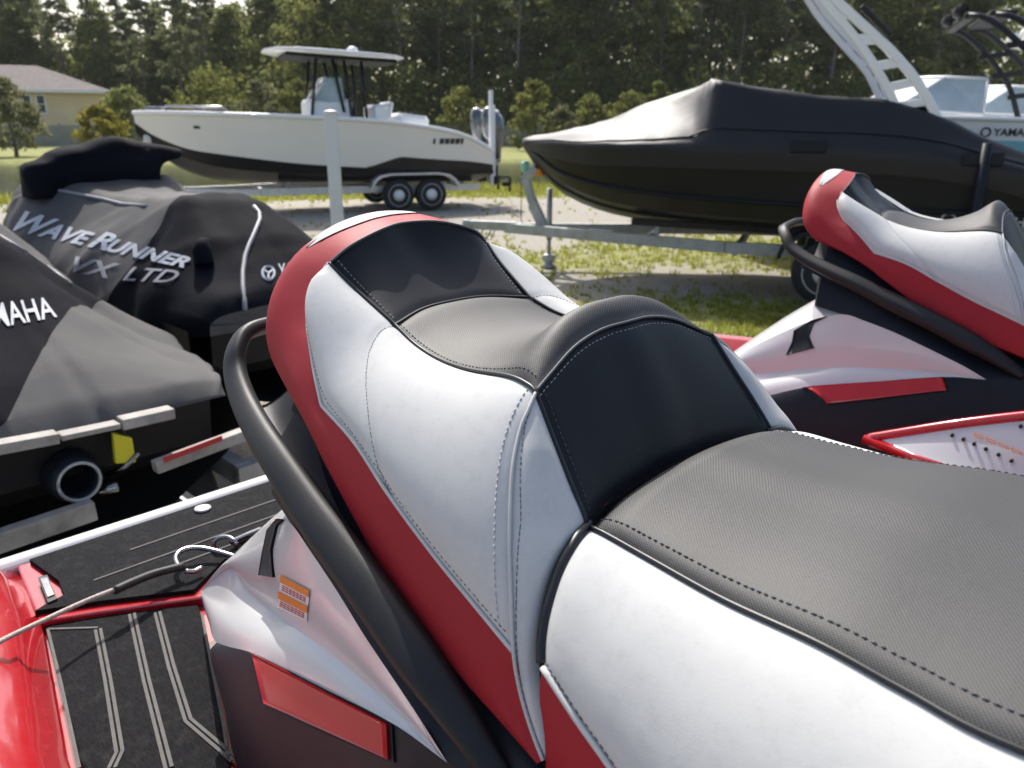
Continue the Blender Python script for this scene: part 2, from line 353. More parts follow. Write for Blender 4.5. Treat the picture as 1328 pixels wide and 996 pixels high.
def build_watercraft(loc, rz, label, group):
    root = empty('personal_watercraft', loc, rz, label, 'jet ski', group)
    # ---- seam curves of the rear seat, starboard side, rear to front
    tA = [PL(427, 341, -.127), PL(457, 371, -.12), PL(512, 421, -.11)]
    tB = [PL(512, 421, -.11), PL(539, 447, -.115), PL(571, 467, -.122), PL(609, 480, -.13), PL(660, 488, -.138), PL(685, 499, -.143), PL(695, 508, -.146)]
    tC = [PL(695, 508, -.146), PL(719, 572, -.152), PL(741, 628, -.157), PL(761, 677, -.16)]
    arch = [PL(427, 341, -.127), PL(457, 317, -.098), PL(501, 295, -.044), PL(530, 288, 0)]
    W = [PL(427, 341, -.127), PL(414, 356, -.137), PL(405, 372, -.15), PL(399, 392, -.163), PL(398.5, 419, -.175), PL(402, 447, -.19), PL(408, 485, -.206), PL(417, 526, -.218),
         PL(459, 573, -.229), PL(503, 640, -.24), PL(561, 718, -.247), PL(614, 783, -.252), PL(666, 846, -.256)]
    Wt = [W[-1], PL(675, 897, -.26), PL(690, 947, -.264), PL(705, 986, -.268)]
    S1 = [PL(512, 421, -.11), PL(492, 444, -.135), PL(485, 472, -.155), PL(487, 504, -.175), PL(493, 548, -.202), PL(498, 590, -.222), PL(503, 640, -.24)]
    P2 = [PL(695, 508, -.146), PL(684, 533, -.163), PL(674, 558, -.177), PL(664, 610, -.20), PL(660.5, 693, -.226), PL(662, 765, -.243), PL(666, 846, -.256)]
    Fb = [PL(761, 677, -.16), PL(742, 704, -.183), PL(726, 731, -.2), PL(714, 765, -.215), PL(706, 804, -.229), PL(701, 843, -.24), PL(700, 878, -.248), PL(703, 923, -.258), PL(709, 984, -.267)]
    RO = [PL(697, 992, -.268), PL(650, 937, -.268), PL(625, 910, -.267), PL(600, 883, -.266), PL(543, 811, -.26), PL(489, 730, -.252), PL(453, 662, -.243), PL(420, 600, -.235), PL(401, 559, -.228),
          PL(369, 498, -.213), PL(350, 455, -.196), PL(344, 413, -.187), PL(350, 375, -.167), PL(376, 328, -.128), PL(426, 294, -.072), PL(460, 282, -.03), PL(488, 277, 0)]
    RI = [PL(705, 986, -.268), PL(690, 947, -.264), PL(675, 897, -.26), PL(666, 846, -.256), PL(614, 783, -.252), PL(561, 718, -.247), PL(503, 640, -.24), PL(459, 573, -.229), PL(417, 526, -.218),
          PL(408, 485, -.206), PL(402, 447, -.19), PL(398.5, 419, -.175), PL(405, 372, -.15), PL(427, 341, -.127), PL(457, 317, -.098), PL(501, 295, -.044), PL(530, 288, 0)]
    sym = lambda half: list(half) + [mir(p) for p in half[-2::-1]]
    # ---- red shell of the rear seat: inner seam -> outer bulge -> tucked lower edge
    a_, o_ = curve(RI, 90, (8,)), None
    dI = np.array(RI); kn = np.r_[0, np.cumsum(np.linalg.norm(np.diff(dI, axis=0), axis=1))]; kn /= kn[-1]
    RO = np.array(RO)
    ro_s = np.array([np.interp(np.linspace(0, 1, 90), kn, RO[:, k]) for k in range(3)]).T
    for _ in range(6): ro_s[1:-1] = (ro_s[:-2] + 2 * ro_s[1:-1] + ro_s[2:]) / 4
    RU = ro_s.copy()
    w = np.clip((np.linspace(0, 1, 90) - .55) / .2, 0, 1); w = w * w * (3 - 2 * w)
    RU[:, 0] += .035 * w; RU[:, 1] = RU[:, 1] + (.035 * (1 - w) + .02 * w); RU[:, 1] = np.minimum(RU[:, 1], 0); RU[-1, 1] = 0
    RU[:, 2] -= .012 * (1 - w) + (.5 * w) * (RU[:, 2] - (HC - .335))
    ROm = ro_s.copy(); ROm[:, 2] -= w * (.45 * (ROm[:, 2] - (HC - .335)) * .6); ROm[:, 0] -= .012 * w
    half = []
    for v in np.linspace(0, 1, 26):          # quadratic through inner, outer, tuck
        e = v * 3
        keys = [a_, a_ * .42 + ro_s * .58 + np.stack([-.010 * w, -.004 * (1 - w) - .003 * w, .007 * w + .002 * (1 - w)], 1), ro_s, ROm * (1 - 0) , RU]
        kt = [0, .33, .62, .8, 1]
        half.append(np.array([[np.interp(v, kt, [kk[i, k] for kk in keys]) for k in range(3)] for i in range(90)]))
    half = np.array(half).transpose(1, 0, 2)
    for _ in range(5): half[:, 1:-1] = (half[:, :-2] + 2 * half[:, 1:-1] + half[:, 2:]) / 4
    full = np.vstack([half, mir(half[-2::-1])])
    seat = gridmesh('rear_seat', full, M['vinyl_red'], root, uvs=1)
    # emblem patch on top of the backrest
    g0 = full; cI = 89
    em = []
    for a in np.linspace(0, 1, 15):
        row = []
        for b in np.linspace(0, 1, 6):
            ii = 89 - 15 + a * 22; sp = math.sqrt(max(0, 1 - (2 * a - 1) ** 2)); jj = 8.4 + (b - .5) * 6.8 * sp
            i0, j0 = int(ii), int(jj); fi, fj = ii - i0, jj - j0
            row.append((g0[i0, j0] * (1 - fi) + g0[i0 + 1, j0] * fi) * (1 - fj) + (g0[i0, j0 + 1] * (1 - fi) + g0[i0 + 1, j0 + 1] * fi) * fj)
        em.append(row)
    em = np.array(em); em += outward(np.array(em) + nrg.normal(0, 1e-7, em.shape), INS) * .0016
    gridmesh('emblem_patch', em, M['vinyl_white'], seat)
    # ---- backrest front, seat top, driver backrest front
    archF = curve(sym(arch), 60)
    bot = curve([PL(512, 421, -.11), PL(549, 400, -.052), PL(590, 389.5, 0)] + [mir(PL(549, 400, -.052)), mir(PL(512, 421, -.11))], 60)
    tAc = curve(tA, 40)
    A = coons(archF, bot, tAc, mir(tAc), 56, 40)
    vv = np.linspace(0, 1, 40)[None, :]; uu = np.linspace(0, 1, 56)[:, None]
    A = A + np.array([-1., 0, .35]) * (.018 * np.sin(np.pi * uu) * np.sin(np.pi * vv))[..., None]   # a hollow, dished panel
    A = swell(A, 0, INS, groove=.002)
    pA = gridmesh('backrest_panel', A, M['vinyl_black'], seat)
    tBc = curve(tB, 60)
    ridge = [PL(695, 508, -.146), PL(714, 485, -.122), PL(745.5, 450, -.082), PL(780, 428, -.04), PL(815, 417.5, 0)]
    ridgeF = curve(sym(ridge), 60)
    B = coons(bot, ridgeF, tBc, mir(tBc), 56, 64)
    nB = np.array([0, 0, 1.]); vv = np.linspace(0, 1, 64)[None, :]; uu = np.linspace(0, 1, 56)[:, None]
    crown = .020 * np.sin(np.pi * uu) ** .8 * np.exp(-((vv - .86) / .11) ** 2) + .003 * np.sin(np.pi * uu) * np.exp(-((vv - .12) / .15) ** 2) - .010 * np.sin(np.pi * uu) * np.exp(-((vv - .5) / .2) ** 2)
    B = B + nB * crown[..., None]
    B = swell(B, 0, INS, groove=.0022)
    pB = gridmesh('seat_top', B, M['grip'], seat)
    base = [PL(761, 677, -.16), PL(794, 648, -.112), PL(842, 617, -.048)]
    c00 = np.array([(base[2][0] + .002), 0, base[2][2] + .003])
    baseF = curve(base + [c00] + [mir(p) for p in base[::-1]], 60)
    tCc = curve(tC, 40)
    C = coons(ridgeF, baseF, tCc, mir(tCc), 56, 40)
    C = swell(C, .006, INS, groove=.0022)
    pC = gridmesh('driver_backrest_panel', C, M['vinyl_black'], seat)
    # ---- white side panels, stitched
    def sides(k):
        cT = curve(tA + tB[1:], 110, (2,)); cW = curve(W, 130, (7,)); cP2 = curve(P2, 60)
        E1 = coons(cT, cW, np.repeat(np.array(tA[0])[None], 40, 0), cP2, 110, 60)
        E1 = swell(relax(E1, 40), .017, INS, groove=.0020, pv=.85, pu=.45)
        ue, ve = np.linspace(0, 1, 110)[:, None], np.linspace(0, 1, 60)[None, :]; E1 = E1 + np.array([0, -1., .35]) * (.013 * np.sin(np.pi * ve) ** .8 * np.exp(-((ue - .2) / .16) ** 2) * np.minimum(1, ue / .1))[..., None]
        s1c = curve(S1, 80); bE = bvh_grid(E1); n1 = outward(E1, INS)
        s1p = [bE.find_nearest(Vector(p)) for p in s1c]; s1n = np.array([np.array(h[1]) * (1 if h[1].dot(Vector(h[0]) - Vector(INS)) > 0 else -1) for h in s1p]); s1p = np.array([np.array(h[0]) for h in s1p])
        dd_ = np.linalg.norm(E1[:, :, None] - s1p[None, None], axis=3).min(2); E1 = E1 - n1 * (.0013 * np.exp(-(dd_ / .0055) ** 2))[..., None]
        p1 = gridmesh('side_panel', sgn(E1, k), M['vinyl_white'], seat, flip=k < 0)
        c1 = curve(P2 + Wt[1:], 70); c2 = curve(tC + Fb[1:], 70)
        E2 = swell(lens(c1, c2, 24), .008, INS, ends=False, groove=.002)
        p2 = gridmesh('front_side_panel', sgn(E2, k), M['vinyl_white'], seat, flip=k < 0)
        # front of the cushion, turning in behind the driver seat
        back = c2 + np.array([-.03, .06, -.015]); back[:, 1] = np.minimum(back[:, 1], -.02)
        gridmesh('cushion_front', sgn(lens(c2, back, 6), k), M['piping_black'], seat, flip=k > 0)
        n1, n2 = outward(E1, INS), outward(E2, INS)
        mz = k < 0
        stitches('stitching', E1[:, -5], n1[:, -5], M['thread_grey'], p1, .006, .0036, .0006, mz)
        stitches('stitching', s1p - s1n * .0011, s1n, M['thread_grey'], p1, .005, .0034, .0005, mz)
        stitches('stitching', E1[-6], n1[-6], M['thread_white'], p1, .0062, .0044, .0009, mz)
        stitches('stitching', E2[:, 4], n2[:, 4], M['thread_grey'], p2, .0055, .0046, .0006, mz)
        mb = MB(); mb.tube(sgn(c1 + outward(lens(c1, c2, 4), INS)[:, 0] * .0006, k), .0017, 6); mb.build('piping', M['vinyl_white'], p2, True)
        mb = MB(); mb.tube(sgn(curve(W, 140, (7,)), k) , .0021, 6); mb.build('piping', M['vinyl_white'], p1, True)
        mb = MB(); mb.tube(sgn(curve(tA + tB[1:] + tC[1:], 140, (2, 8)), k) + np.array([0, 0, .0004]), .0021, 6); mb.build('piping', M['piping_black'], p1, True)
    both(sides)
    nA, nBn, nC = outward(A, INS), outward(B, INS), outward(C, INS)
    stitches('stitching', A[3], nA[3], M['thread_white'], pA, .006, .0036, .0006); stitches('stitching', A[-4], nA[-4], M['thread_white'], pA, .006, .0036, .0006)
    stitches('stitching', B[3], nBn[3], M['thread_grey'], pB, .006, .0036, .0007); stitches('stitching', B[-4], nBn[-4], M['thread_grey'], pB, .006, .0036, .0007)
    stitches('stitching', C[:, 3], nC[:, 3], M['thread_white'], pC, .006, .0034, .00065); stitches('stitching', C[3], nC[3], M['thread_grey'], pC, .006, .0034, .0006); stitches('stitching', C[-4], nC[-4], M['thread_grey'], pC, .006, .0034, .0006)
    mb = MB(); mb.tube(ridgeF + np.array([0, 0, .0005]), .0015, 6); mb.build('piping', M['thread_grey'], pC, True)
    mb = MB(); mb.tube(archF, .0016, 6); mb.build('piping', M['thread_grey'], pA, True)
    mb = MB(); mb.tube(bot, .0016, 6); mb.build('piping', M['piping_black'], pB, True)
    # ---- driver seat
    tD = [PL(764, 683, -.16), PL(784, 692, -.163), PL(843, 725, -.168), PL(939, 778, -.178), PL(1063, 835, -.19), PL(1178, 898, -.2), PL(1328, 974, -.21)]
    tD += [np.array([.50, -.205, HC - .300]), np.array([.66, -.18, HC - .265]), np.array([.80, -.14, HC - .20])]
    rear = [PL(764, 683, -.16), PL(798, 653, -.112), PL(846, 622, -.048)]
    cc = np.array([rear[2][0] + .004, 0, rear[2][2] + .004]); rearF = curve(rear + [cc] + [mir(p) for p in rear[::-1]], 60)
    fr = curve([tD[-1], np.array([.82, -.07, HC - .175]), np.array([.825, 0, HC - .17]), np.array([.82, .07, HC - .175]), mir(tD[-1])], 60)
    tDc = curve(tD, 90)
    mid_ = (baseF + rearF) / 2 + np.array([.004, 0, -.02]); gridmesh('seat_gap', np.concatenate([lens(baseF, mid_, 4), lens(mid_, rearF, 4)[:, 1:]], axis=1), M['piping_black'], seat)
    D = coons(rearF, fr, tDc, mir(tDc), 60, 100)
    uu = np.linspace(0, 1, 60)[:, None]; vv = np.linspace(0, 1, 100)[None, :]
    D = D + np.array([0, 0, 1.]) * (.020 * np.sin(np.pi * uu) ** .62 * np.minimum(1, vv / .06) ** .6 * (1 - .4 * vv))[..., None]
    D = swell(D, 0, INS, groove=.003, gw=.009)
    fseat = gridmesh('front_seat', D, M['grip'], root)
    nD = outward(D, INS)
    stitches('stitching', D[4], nD[4], M['thread_grey'], fseat, .0062, .0044, .0010); stitches('stitching', D[-5], nD[-5], M['thread_grey'], fseat, .0062, .0044, .0010)
    def fside(k):
        Gr = [tD[0], PL(748, 703, -.184), PL(728, 740, -.21), PL(713, 786, -.231), PL(705, 828, -.245), PL(703.5, 866, -.256)]
        Wd = [Gr[-1], PL(727, 902, -.262), PL(751, 938, -.266), PL(791, 994, -.272)]
        Wd += [np.array([.20, -.285, HC - .462]), np.array([.30, -.292, HC - .472]), np.array([.45, -.292, HC - .462]), np.array([.62, -.265, HC - .42]), np.array([.78, -.21, HC - .34])]
        endc = curve([tD[-1], np.array([.79, -.185, HC - .27]), Wd[-1]], 40)
        E = coons(tDc, curve(Wd, 90), curve(Gr, 40), endc, 90, 50)
        E = E + np.array([0, -1., .08]) * (.020 * np.sin(np.pi * np.linspace(0, 1, 50)) ** .9)[None, :, None] * (np.sin(np.pi * np.linspace(0, 1, 90) ** .8) ** .9)[:, None, None]
        E = swell(E, 0, INS, groove=.0022)
        p = gridmesh('front_seat_side', sgn(E, k), M['vinyl_white'], fseat, flip=k < 0)
        n = outward(E, INS)
        stitches('stitching', E[:, -5], n[:, -5], M['thread_grey'], p, .0062, .004, .0008, k < 0)
        mb = MB(); mb.tube(sgn(curve(Wd, 90), k), .0028, 6); mb.build('piping', M['vinyl_white'], p, True)
        mb = MB(); mb.tube(sgn(curve(tD, 90), k), .0024, 6); mb.build('piping', M['piping_black'], p, True)
        mb = MB(); mb.tube(sgn(curve(Gr, 60) + np.array([-.004, .004, 0]), k), .005, 6); mb.build('piping', M['piping_black'], p, True)
        Wc = curve(Wd, 90); Rl = Wc.copy(); Rl[:, 2] = np.interp(Rl[:, 0], [0, .1, .4, .8], [HC - .485, HC - .52, HC - .55, HC - .42]); Rl[:, 1] -= .004
        Rl[0] = PL(712, 990, -.266); Rl[1] = (Rl[0] + Rl[2]) / 2
        gridmesh('front_seat_lower', sgn(swell(lens(Wc, Rl, 14), .006, INS, ends=False, groove=0), k), M['vinyl_red'], fseat, flip=k < 0)
    both(fside)
    # ---- black base under the seats
    Qp = [PL(352, 640, -.225), PL(378, 680, -.24), PL(400, 711, -.25), PL(436, 765, -.262), PL(471, 822, -.272), PL(507, 876, -.278), PL(543, 930, -.283), PL(580, 989, -.287), np.array([.1, -.29, HC - .50]), np.array([.4, -.31, HC - .52]), np.array([.8, -.24, HC - .42])]
    Qc = curve(Qp, 80)
    rb = [RU[60], RU[45], RU[30], RU[15], RU[3], np.array([.15, -.255, HC - .51]), np.array([.45, -.262, HC - .54]), np.array([.8, -.19, HC - .41])]
    rbc = curve([p + np.array([0, .006, .004]) for p in rb], 80)
    def sb(k): gridmesh('seat_base', sgn(swell(lens(Qc, rbc, 16), .004, INS, ends=False, groove=0), k), M['plastic_dark'], root, flip=k > 0)
    both(sb)
    def tray(k):                             # black tray between rail and cushion
        a_t = curve([PL(318, 517, -.225), PL(340, 560, -.24), PL(368, 604, -.25), PL(404, 657, -.258), PL(440, 708, -.264)], 40) + np.array([0, .004, -.010])
        b_t = curve([RU[70] + np.array([0, .01, -.006]), RU[62] + np.array([0, .01, -.006]), RU[54] + np.array([0, .006, -.004]), RU[46] + np.array([0, .006, -.004]), RU[38] + np.array([0, .006, -.004])], 40)
        gt = lens(a_t, b_t, 12); gt[..., 2] -= .02 * np.sin(np.pi * np.linspace(0, 1, 12))[None, :]
        solid_grid('seat_tray', sgn(gt, k), M['plastic_dark'], root, .012, (-.3, 0, HC - .9))
    both(tray)
    # rear wall of the base, under the backrest
    q0 = Qc[0]; rw0 = curve([q0, np.array([q0[0] - .03, -.12, HC - .44]), np.array([q0[0] - .04, 0, HC - .44]), np.array([q0[0] - .03, .12, HC - .44]), mir(q0)], 40)
    rw1 = curve([RU[60], RU[70], RU[80], RU[89], mir(RU[80]), mir(RU[70]), mir(RU[60])], 40) + np.array([.01, 0, .0])
    gridmesh('seat_base_rear', lens(rw0, rw1, 10), M['plastic_dark'], root)
    # ---- grab rail round the back of the seat
    rp = [np.array([-.572, 0, HC - .250]), np.array([-.565, -.09, HC - .252]), PL(326, 428, -.172), PL(307, 452, -.203), PL(305, 482, -.218), PL(315, 517, -.232), PL(335, 557, -.245), PL(362, 600, -.255), PL(400, 657, -.263), PL(437, 708, -.268), PL(482, 769, -.273), PL(530, 838, -.278), PL(592, 925, -.281), np.array([.03, -.283, HC - .505])]
    rr = curve(rp + [], 90); railp = np.vstack([rr[::-1], mir(rr[1:])]); NP = len(railp); sec_n = 20; rv, rf_ = [], []
    kk = np.interp(np.linspace(-1, 1, NP), [-1, -.85, -.65, -.45, -.25, 0, .25, .45, .65, .85, 1], [.55, .98, .98, .80, .60, .58, .60, .80, .98, .98, .55])
    for i in range(NP):                      # broad flattened moulding, its flat face turned up and out
        t_ = railp[min(i + 1, NP - 1)] - railp[max(i - 1, 0)]; t_ /= np.linalg.norm(t_)
        o_ = np.array([t_[1], -t_[0], 0]); o_ /= np.linalg.norm(o_); o_ = o_ if o_ @ (railp[i] - np.array([-.25, 0, 0])) > 0 else -o_
        u_ = np.cross(t_, o_); u_ = u_ if u_[2] > 0 else -u_
        a1 = o_ * .82 - u_ * .57; b1 = o_ * .57 + u_ * .82      # long axis leans down and out
        for q in range(sec_n):
            an = 2 * math.pi * q / sec_n; ce, se = math.cos(an), math.sin(an); e_ = .72
            rv.append(railp[i] + a1 * (.0215 * kk[i] * math.copysign(abs(ce) ** e_, ce)) + b1 * (.0165 * kk[i] * math.copysign(abs(se) ** e_, se)))
    rf_ = [(i * sec_n + q, i * sec_n + (q + 1) % sec_n, (i + 1) * sec_n + (q + 1) % sec_n, (i + 1) * sec_n + q) for i in range(NP - 1) for q in range(sec_n)] + [tuple(range(sec_n))[::-1], tuple((NP - 1) * sec_n + q for q in range(sec_n))]
    mb = MB(); mb.add(rv, rf_)
    ro = mb.build('grab_rail', M['plastic_black'], root, True)
    # ---- white cowling
    Tc = [PL(260, 767, -.172), PL(281, 744, -.170), PL(303, 720, -.172), PL(324, 699, -.182), PL(343, 684, -.195), PL(362, 673, -.216)]
    c0 = curve(Tc + Qp[1:8], 80)
    Bc = [PL(260, 767, -.172), PL(264, 785, -.19), PL(271, 808, -.222), PL(281, 833, -.25), PL(330, 848, -.273), PL(420, 893, -.28), PL(507, 937, -.285), PL(580, 989, -.287)]
    c1 = curve(Bc, 80)
    # a moulded shelf runs in from the stern and dies out half way: valley line above it, ridge line below it
    vl = [PL(260, 767, -.172), PL(281, 745, -.170), PL(302, 732, -.176), PL(318, 761, -.196), PL(350, 790, -.224), PL(390, 818, -.250), PL(480, 891, -.270), PL(580, 989, -.287)]
    rl = [PL(260, 767, -.172), PL(272, 775, -.192), PL(296, 783, -.214), PL(330, 796, -.236), PL(360, 808, -.246), PL(391, 820, -.252), PL(480, 893, -.271), PL(580, 989, -.287)]
    vlc, rlc = curve(vl, 80), curve(rl, 80)
    up_ = lens(c0, vlc, 18); up_ = relax(up_, 60); lo_ = relax(lens(rlc, c1, 14), 40)
    up_ = up_ + outward(up_, (-.4, 0, HC - .75)) * (.010 * np.sin(np.pi * np.linspace(0, 1, 18)) * (1 - np.linspace(0, 1, 80) ** 3)[:, None] * np.minimum(1, np.linspace(0, 1, 80) * 5)[:, None])[..., None]
    lo_ = lo_ + outward(lo_, (-.4, 0, HC - .75)) * (.006 * np.sin(np.pi * np.linspace(0, 1, 14)) * np.minimum(1, np.linspace(0, 1, 80) * 5)[:, None] * (1 - np.linspace(0, 1, 80) ** 3)[:, None])[..., None]
    cg = np.concatenate([up_, lens(vlc, rlc, 7)[:, 1:], lo_[:, 1:]], axis=1)
    for _ in range(2): cg[1:-1, 1:-1] = (cg[:-2, 1:-1] + 2 * cg[1:-1, 1:-1] + cg[2:, 1:-1]) / 4; cg[:, 1:-1] = (cg[:, :-2] + 6 * cg[:, 1:-1] + cg[:, 2:]) / 8
    bc = bvh_grid(cg)
    def cowl(k):
        o = gridmesh('cowling', sgn(cg, k), M['gel_white'], root, flip=k < 0)
        # black scoop handle
        rows = [((362, 664), (373, 656)), ((349, 688), (361, 682)), ((343, 716), (354, 713)), ((338, 745), (357, 748))]
        sg = np.array([[hit(bc, a_[0] + (b_[0] - a_[0]) * x, a_[1] + (b_[1] - a_[1]) * x, .0035) for x in np.linspace(0, 1, 5)] for a_, b_ in rows])
        solid_grid('air_scoop', sgn(sg, k), M['plastic_dark'], o, .006, (-.4, 0, HC - .7))
        if k > 0:
            st = empty_part = gridmesh('warning_sticker', decal(bc, [(366, 745), (403, 765), (399, 806), (360, 787)], 8, 8, .0012), M['sticker_white'], o)
            for y0, y1, mt in ((.0, .22, 'orange'), (.50, .72, 'orange')):
                q = np.array([(366, 745), (403, 765), (399, 806), (360, 787)], float)
                a = q[0] + (q[3] - q[0]) * y0; b = q[1] + (q[2] - q[1]) * y0; c_ = q[1] + (q[2] - q[1]) * y1; d_ = q[0] + (q[3] - q[0]) * y1
                gridmesh('warning_band', decal(bc, [a, b, c_, d_], 6, 3, .0020), M[mt], st)
            q = np.array([(366, 745), (403, 765), (399, 806), (360, 787)], float)
            mb = MB()
            for yy in (.29, .35, .41, .78, .84, .90):   # the tiny unreadable lines of print
                for x0 in np.arange(.1, .85, .12):
                    pa = [hit(bc, *((1 - x) * (q[0] + (q[3] - q[0]) * yy) + x * (q[1] + (q[2] - q[1]) * yy)), .0018) for x in (x0, x0 + .08)]
                    mb.tube([sgn(p, k) for p in pa], .0006, 4)
            mb.build('warning_print', M['sticker_red'], st)['kind'] = 'stuff'
    both(cowl)
    # deck top between the two cowlings, running under the seat
    tcm = curve(Tc + [Qp[1]], 24); ctg = lens(tcm, mir(tcm), 14); ctg = ctg + np.array([0, 0, 1.]) * (.06 * np.sin(np.pi * np.linspace(0, 1, 14)) ** .8)[None, :, None] * np.linspace(0, 1, 24)[:, None, None]; gridmesh('cowling_top', ctg, M['gel_white'], root)
    # ---- dark side trim with the red lens
    tr0 = curve(Bc[3:] + [np.array([.1, -.29, HC - .50]), np.array([.4, -.31, HC - .52]), np.array([.8, -.26, HC - .45])], 80)
    tr1 = curve([PL(281, 833, -.25), PL(280, 867, -.262), PL(294, 927, -.285), PL(308, 996, -.307), np.array([-.25, -.335, HC - .83]), np.array([.2, -.36, HC - .83]), np.array([.8, -.33, HC - .8])], 80)
    tg = lens(tr0, tr1, 30); tg = tg + outward(tg, INS) * (.010 * np.sin(np.pi * np.linspace(0, 1, 30))[None, :, None])
    bt = bvh_grid(tg)
    def trim(k):
        o = gridmesh('side_trim', sgn(tg, k), M['plastic_dark'], root, flip=k < 0)
        g2 = decal(bt, [(331, 848), (506, 938), (508, 984), (346, 911)], 22, 10, .0045)
        rim = decal(bt, [(326, 843), (510, 936), (513, 989), (342, 915)], 22, 10, .002)
        r_ = solid_grid('lens_rim', sgn(rim, k), M['rubber'], o, .004, (0, 0, HC - .6))
        solid_grid('red_lens', sgn(g2, k), M['lens_red'], o, .005, (0, 0, HC - .6))
    both(trim)
    # ---- red deck: footwell floor, step, gunwales
    ZF, ZP = HC - .82, HC - .797
    inner = lambda s: np.interp(s, [-1.16, -1.0, -.63, -.3, .2, .7, 1.2], [-.352, -.372, -.447, -.47, -.475, -.45, -.36])
    ss = np.linspace(-1.235, 1.9, 70)
    prof = [(0, 0), (-.004, .018), (-.030, .040), (-.040, .062), (-.052, .066), (-.075, .096), (-.105, .104), (-.135, .085), (-.15, .04), (-.16, .0)]
    def gun(k):
        g = []
        for s in ss:
            nose = np.clip((s - .9) / 1.0, 0, 1); b = inner(min(s, 1.2)) * (1 - .92 * nose ** 1.6); wid = 1 - .55 * nose; rise = .25 * nose
            tail = np.clip((s + 1.235) / .10, 0, 1) ** .5
            g.append([[s, b + x * wid, ZF + z * (.55 + .45 * tail) + rise] for x, z in prof])
        g = np.array(g); 
        o = gridmesh('gunwale', sgn(g, k), M['gel_red'], root, flip=k < 0)
    both(gun)
    deckv = []
    for s in np.linspace(-1.2, .8, 40): deckv.append([[s, inner(s) * t, ZF] for t in np.linspace(1, -1, 9)])
    gridmesh('footwell_floor', np.array(deckv), M['gel_red'], root)
    # raised boarding platform
    pe = [PZ(48, 800, ZP - .0), PZ(120, 788, ZP), PZ(262, 768, ZP), np.array([-.80, -.02, ZP])]
    po = [(p[0] + .012, p[1]) for p in pe]
    def slab(name, outline, z0, z1, mat, parent):
        mb = MB(); n = len(outline)
        mb.add([(x, y, z0) for x, y in outline] + [(x, y, z1) for x, y in outline], [tuple(range(n - 1, -1, -1)), tuple(range(n, 2 * n))] + [(i, (i + 1) % n, (i + 1) % n + n, i + n) for i in range(n)])
        return mb.build(name, mat, parent, bevel=.004)
    full_o = [(-1.23, inner(-1.14) + .004)] + po + [(x, -y) for x, y in po[::-1]] + [(-1.23, -inner(-1.14) - .004)]
    plat = slab('boarding_platform', full_o, ZF - .02, ZP - .003, M['gel_red'], root)
    notch = [PZ(52, 748, ZP)[:2], PZ(72, 742, ZP)[:2], PZ(86, 776, ZP)[:2], PZ(82, 794, ZP)[:2]]
    mo = [(-1.222, inner(-1.1) + .03), (-1.10, inner(-1.1) + .045)] + [tuple(PZ(71, 741, ZP)[:2]), tuple(PZ(84, 775, ZP)[:2]), tuple(PZ(60, 787, ZP)[:2]), tuple(PZ(46, 796, ZP)[:2]), tuple(PZ(130, 783, ZP)[:2]), tuple(PZ(252, 768, ZP)[:2]), tuple(PZ(292, 728, ZP)[:2]), (-.88, 0)]
    mo = mo + [(x, -y) for x, y in mo[-2::-1]]
    pm = slab('platform_mat', mo, ZP - .01, ZP + .006, M['deck_mat'], root)
    # embossed lines of the mat, drain and worn marks
    for t, ln in ((.0, .6), (.42, .9), (.75, .95)):
        s_ = -1.12 + .16 * t; mb = MB(); mb.bar((s_, -.30 * ln, ZP + .0068), (s_, .30 * ln, ZP + .0068), .004, .0016); mb.build('mat_groove', M['groove_grey'], pm)
    mb = MB(); c_ = PZ(263, 660, ZP + .008); mb.lathe(c_, [(.0, 0), (.017, .0), (.017, .003), (.012, .004), (.0, .004)], n=16); mb.build('drain_plug', M['sticker_white'], pm, True)
    # emblem plate at the corner of the platform
    q = [PZ(50, 752, ZP + .004), PZ(62, 749, ZP + .004), PZ(75, 780, ZP + .004), PZ(63, 785, ZP + .004)]
    mb = MB(); mb.add([tuple(p) for p in q] + [tuple(p + np.array([0, 0, .006])) for p in q], [(0, 1, 2, 3), (7, 6, 5, 4), (0, 4, 5, 1), (1, 5, 6, 2), (2, 6, 7, 3), (3, 7, 4, 0)]); eo = mb.build('emblem_plate', M['rubber'], root)
    qm = [np.mean(q, axis=0) + (p - np.mean(q, axis=0)) * np.array([.72, .72, 1]) for p in q]
    mb = MB(); mb.add([tuple(p + np.array([0, 0, .004])) for p in qm] + [tuple(p + np.array([0, 0, .0085])) for p in qm], [(0, 1, 2, 3), (7, 6, 5, 4), (0, 4, 5, 1), (1, 5, 6, 2), (2, 6, 7, 3), (3, 7, 4, 0)]); mb.build('chrome_logo', M['steel'], eo)
    # white stern lip and hull
    mb = MB(); mb.prism([(-1.265, ZP - .10), (-1.275, ZP - .02), (-1.265, ZP + .006), (-1.24, ZP + .008), (-1.225, ZP - .004), (-1.225, ZP - .10)], -.40, .40)
    mb.build('stern_lip', M['gel_white'], root, bevel=.006)
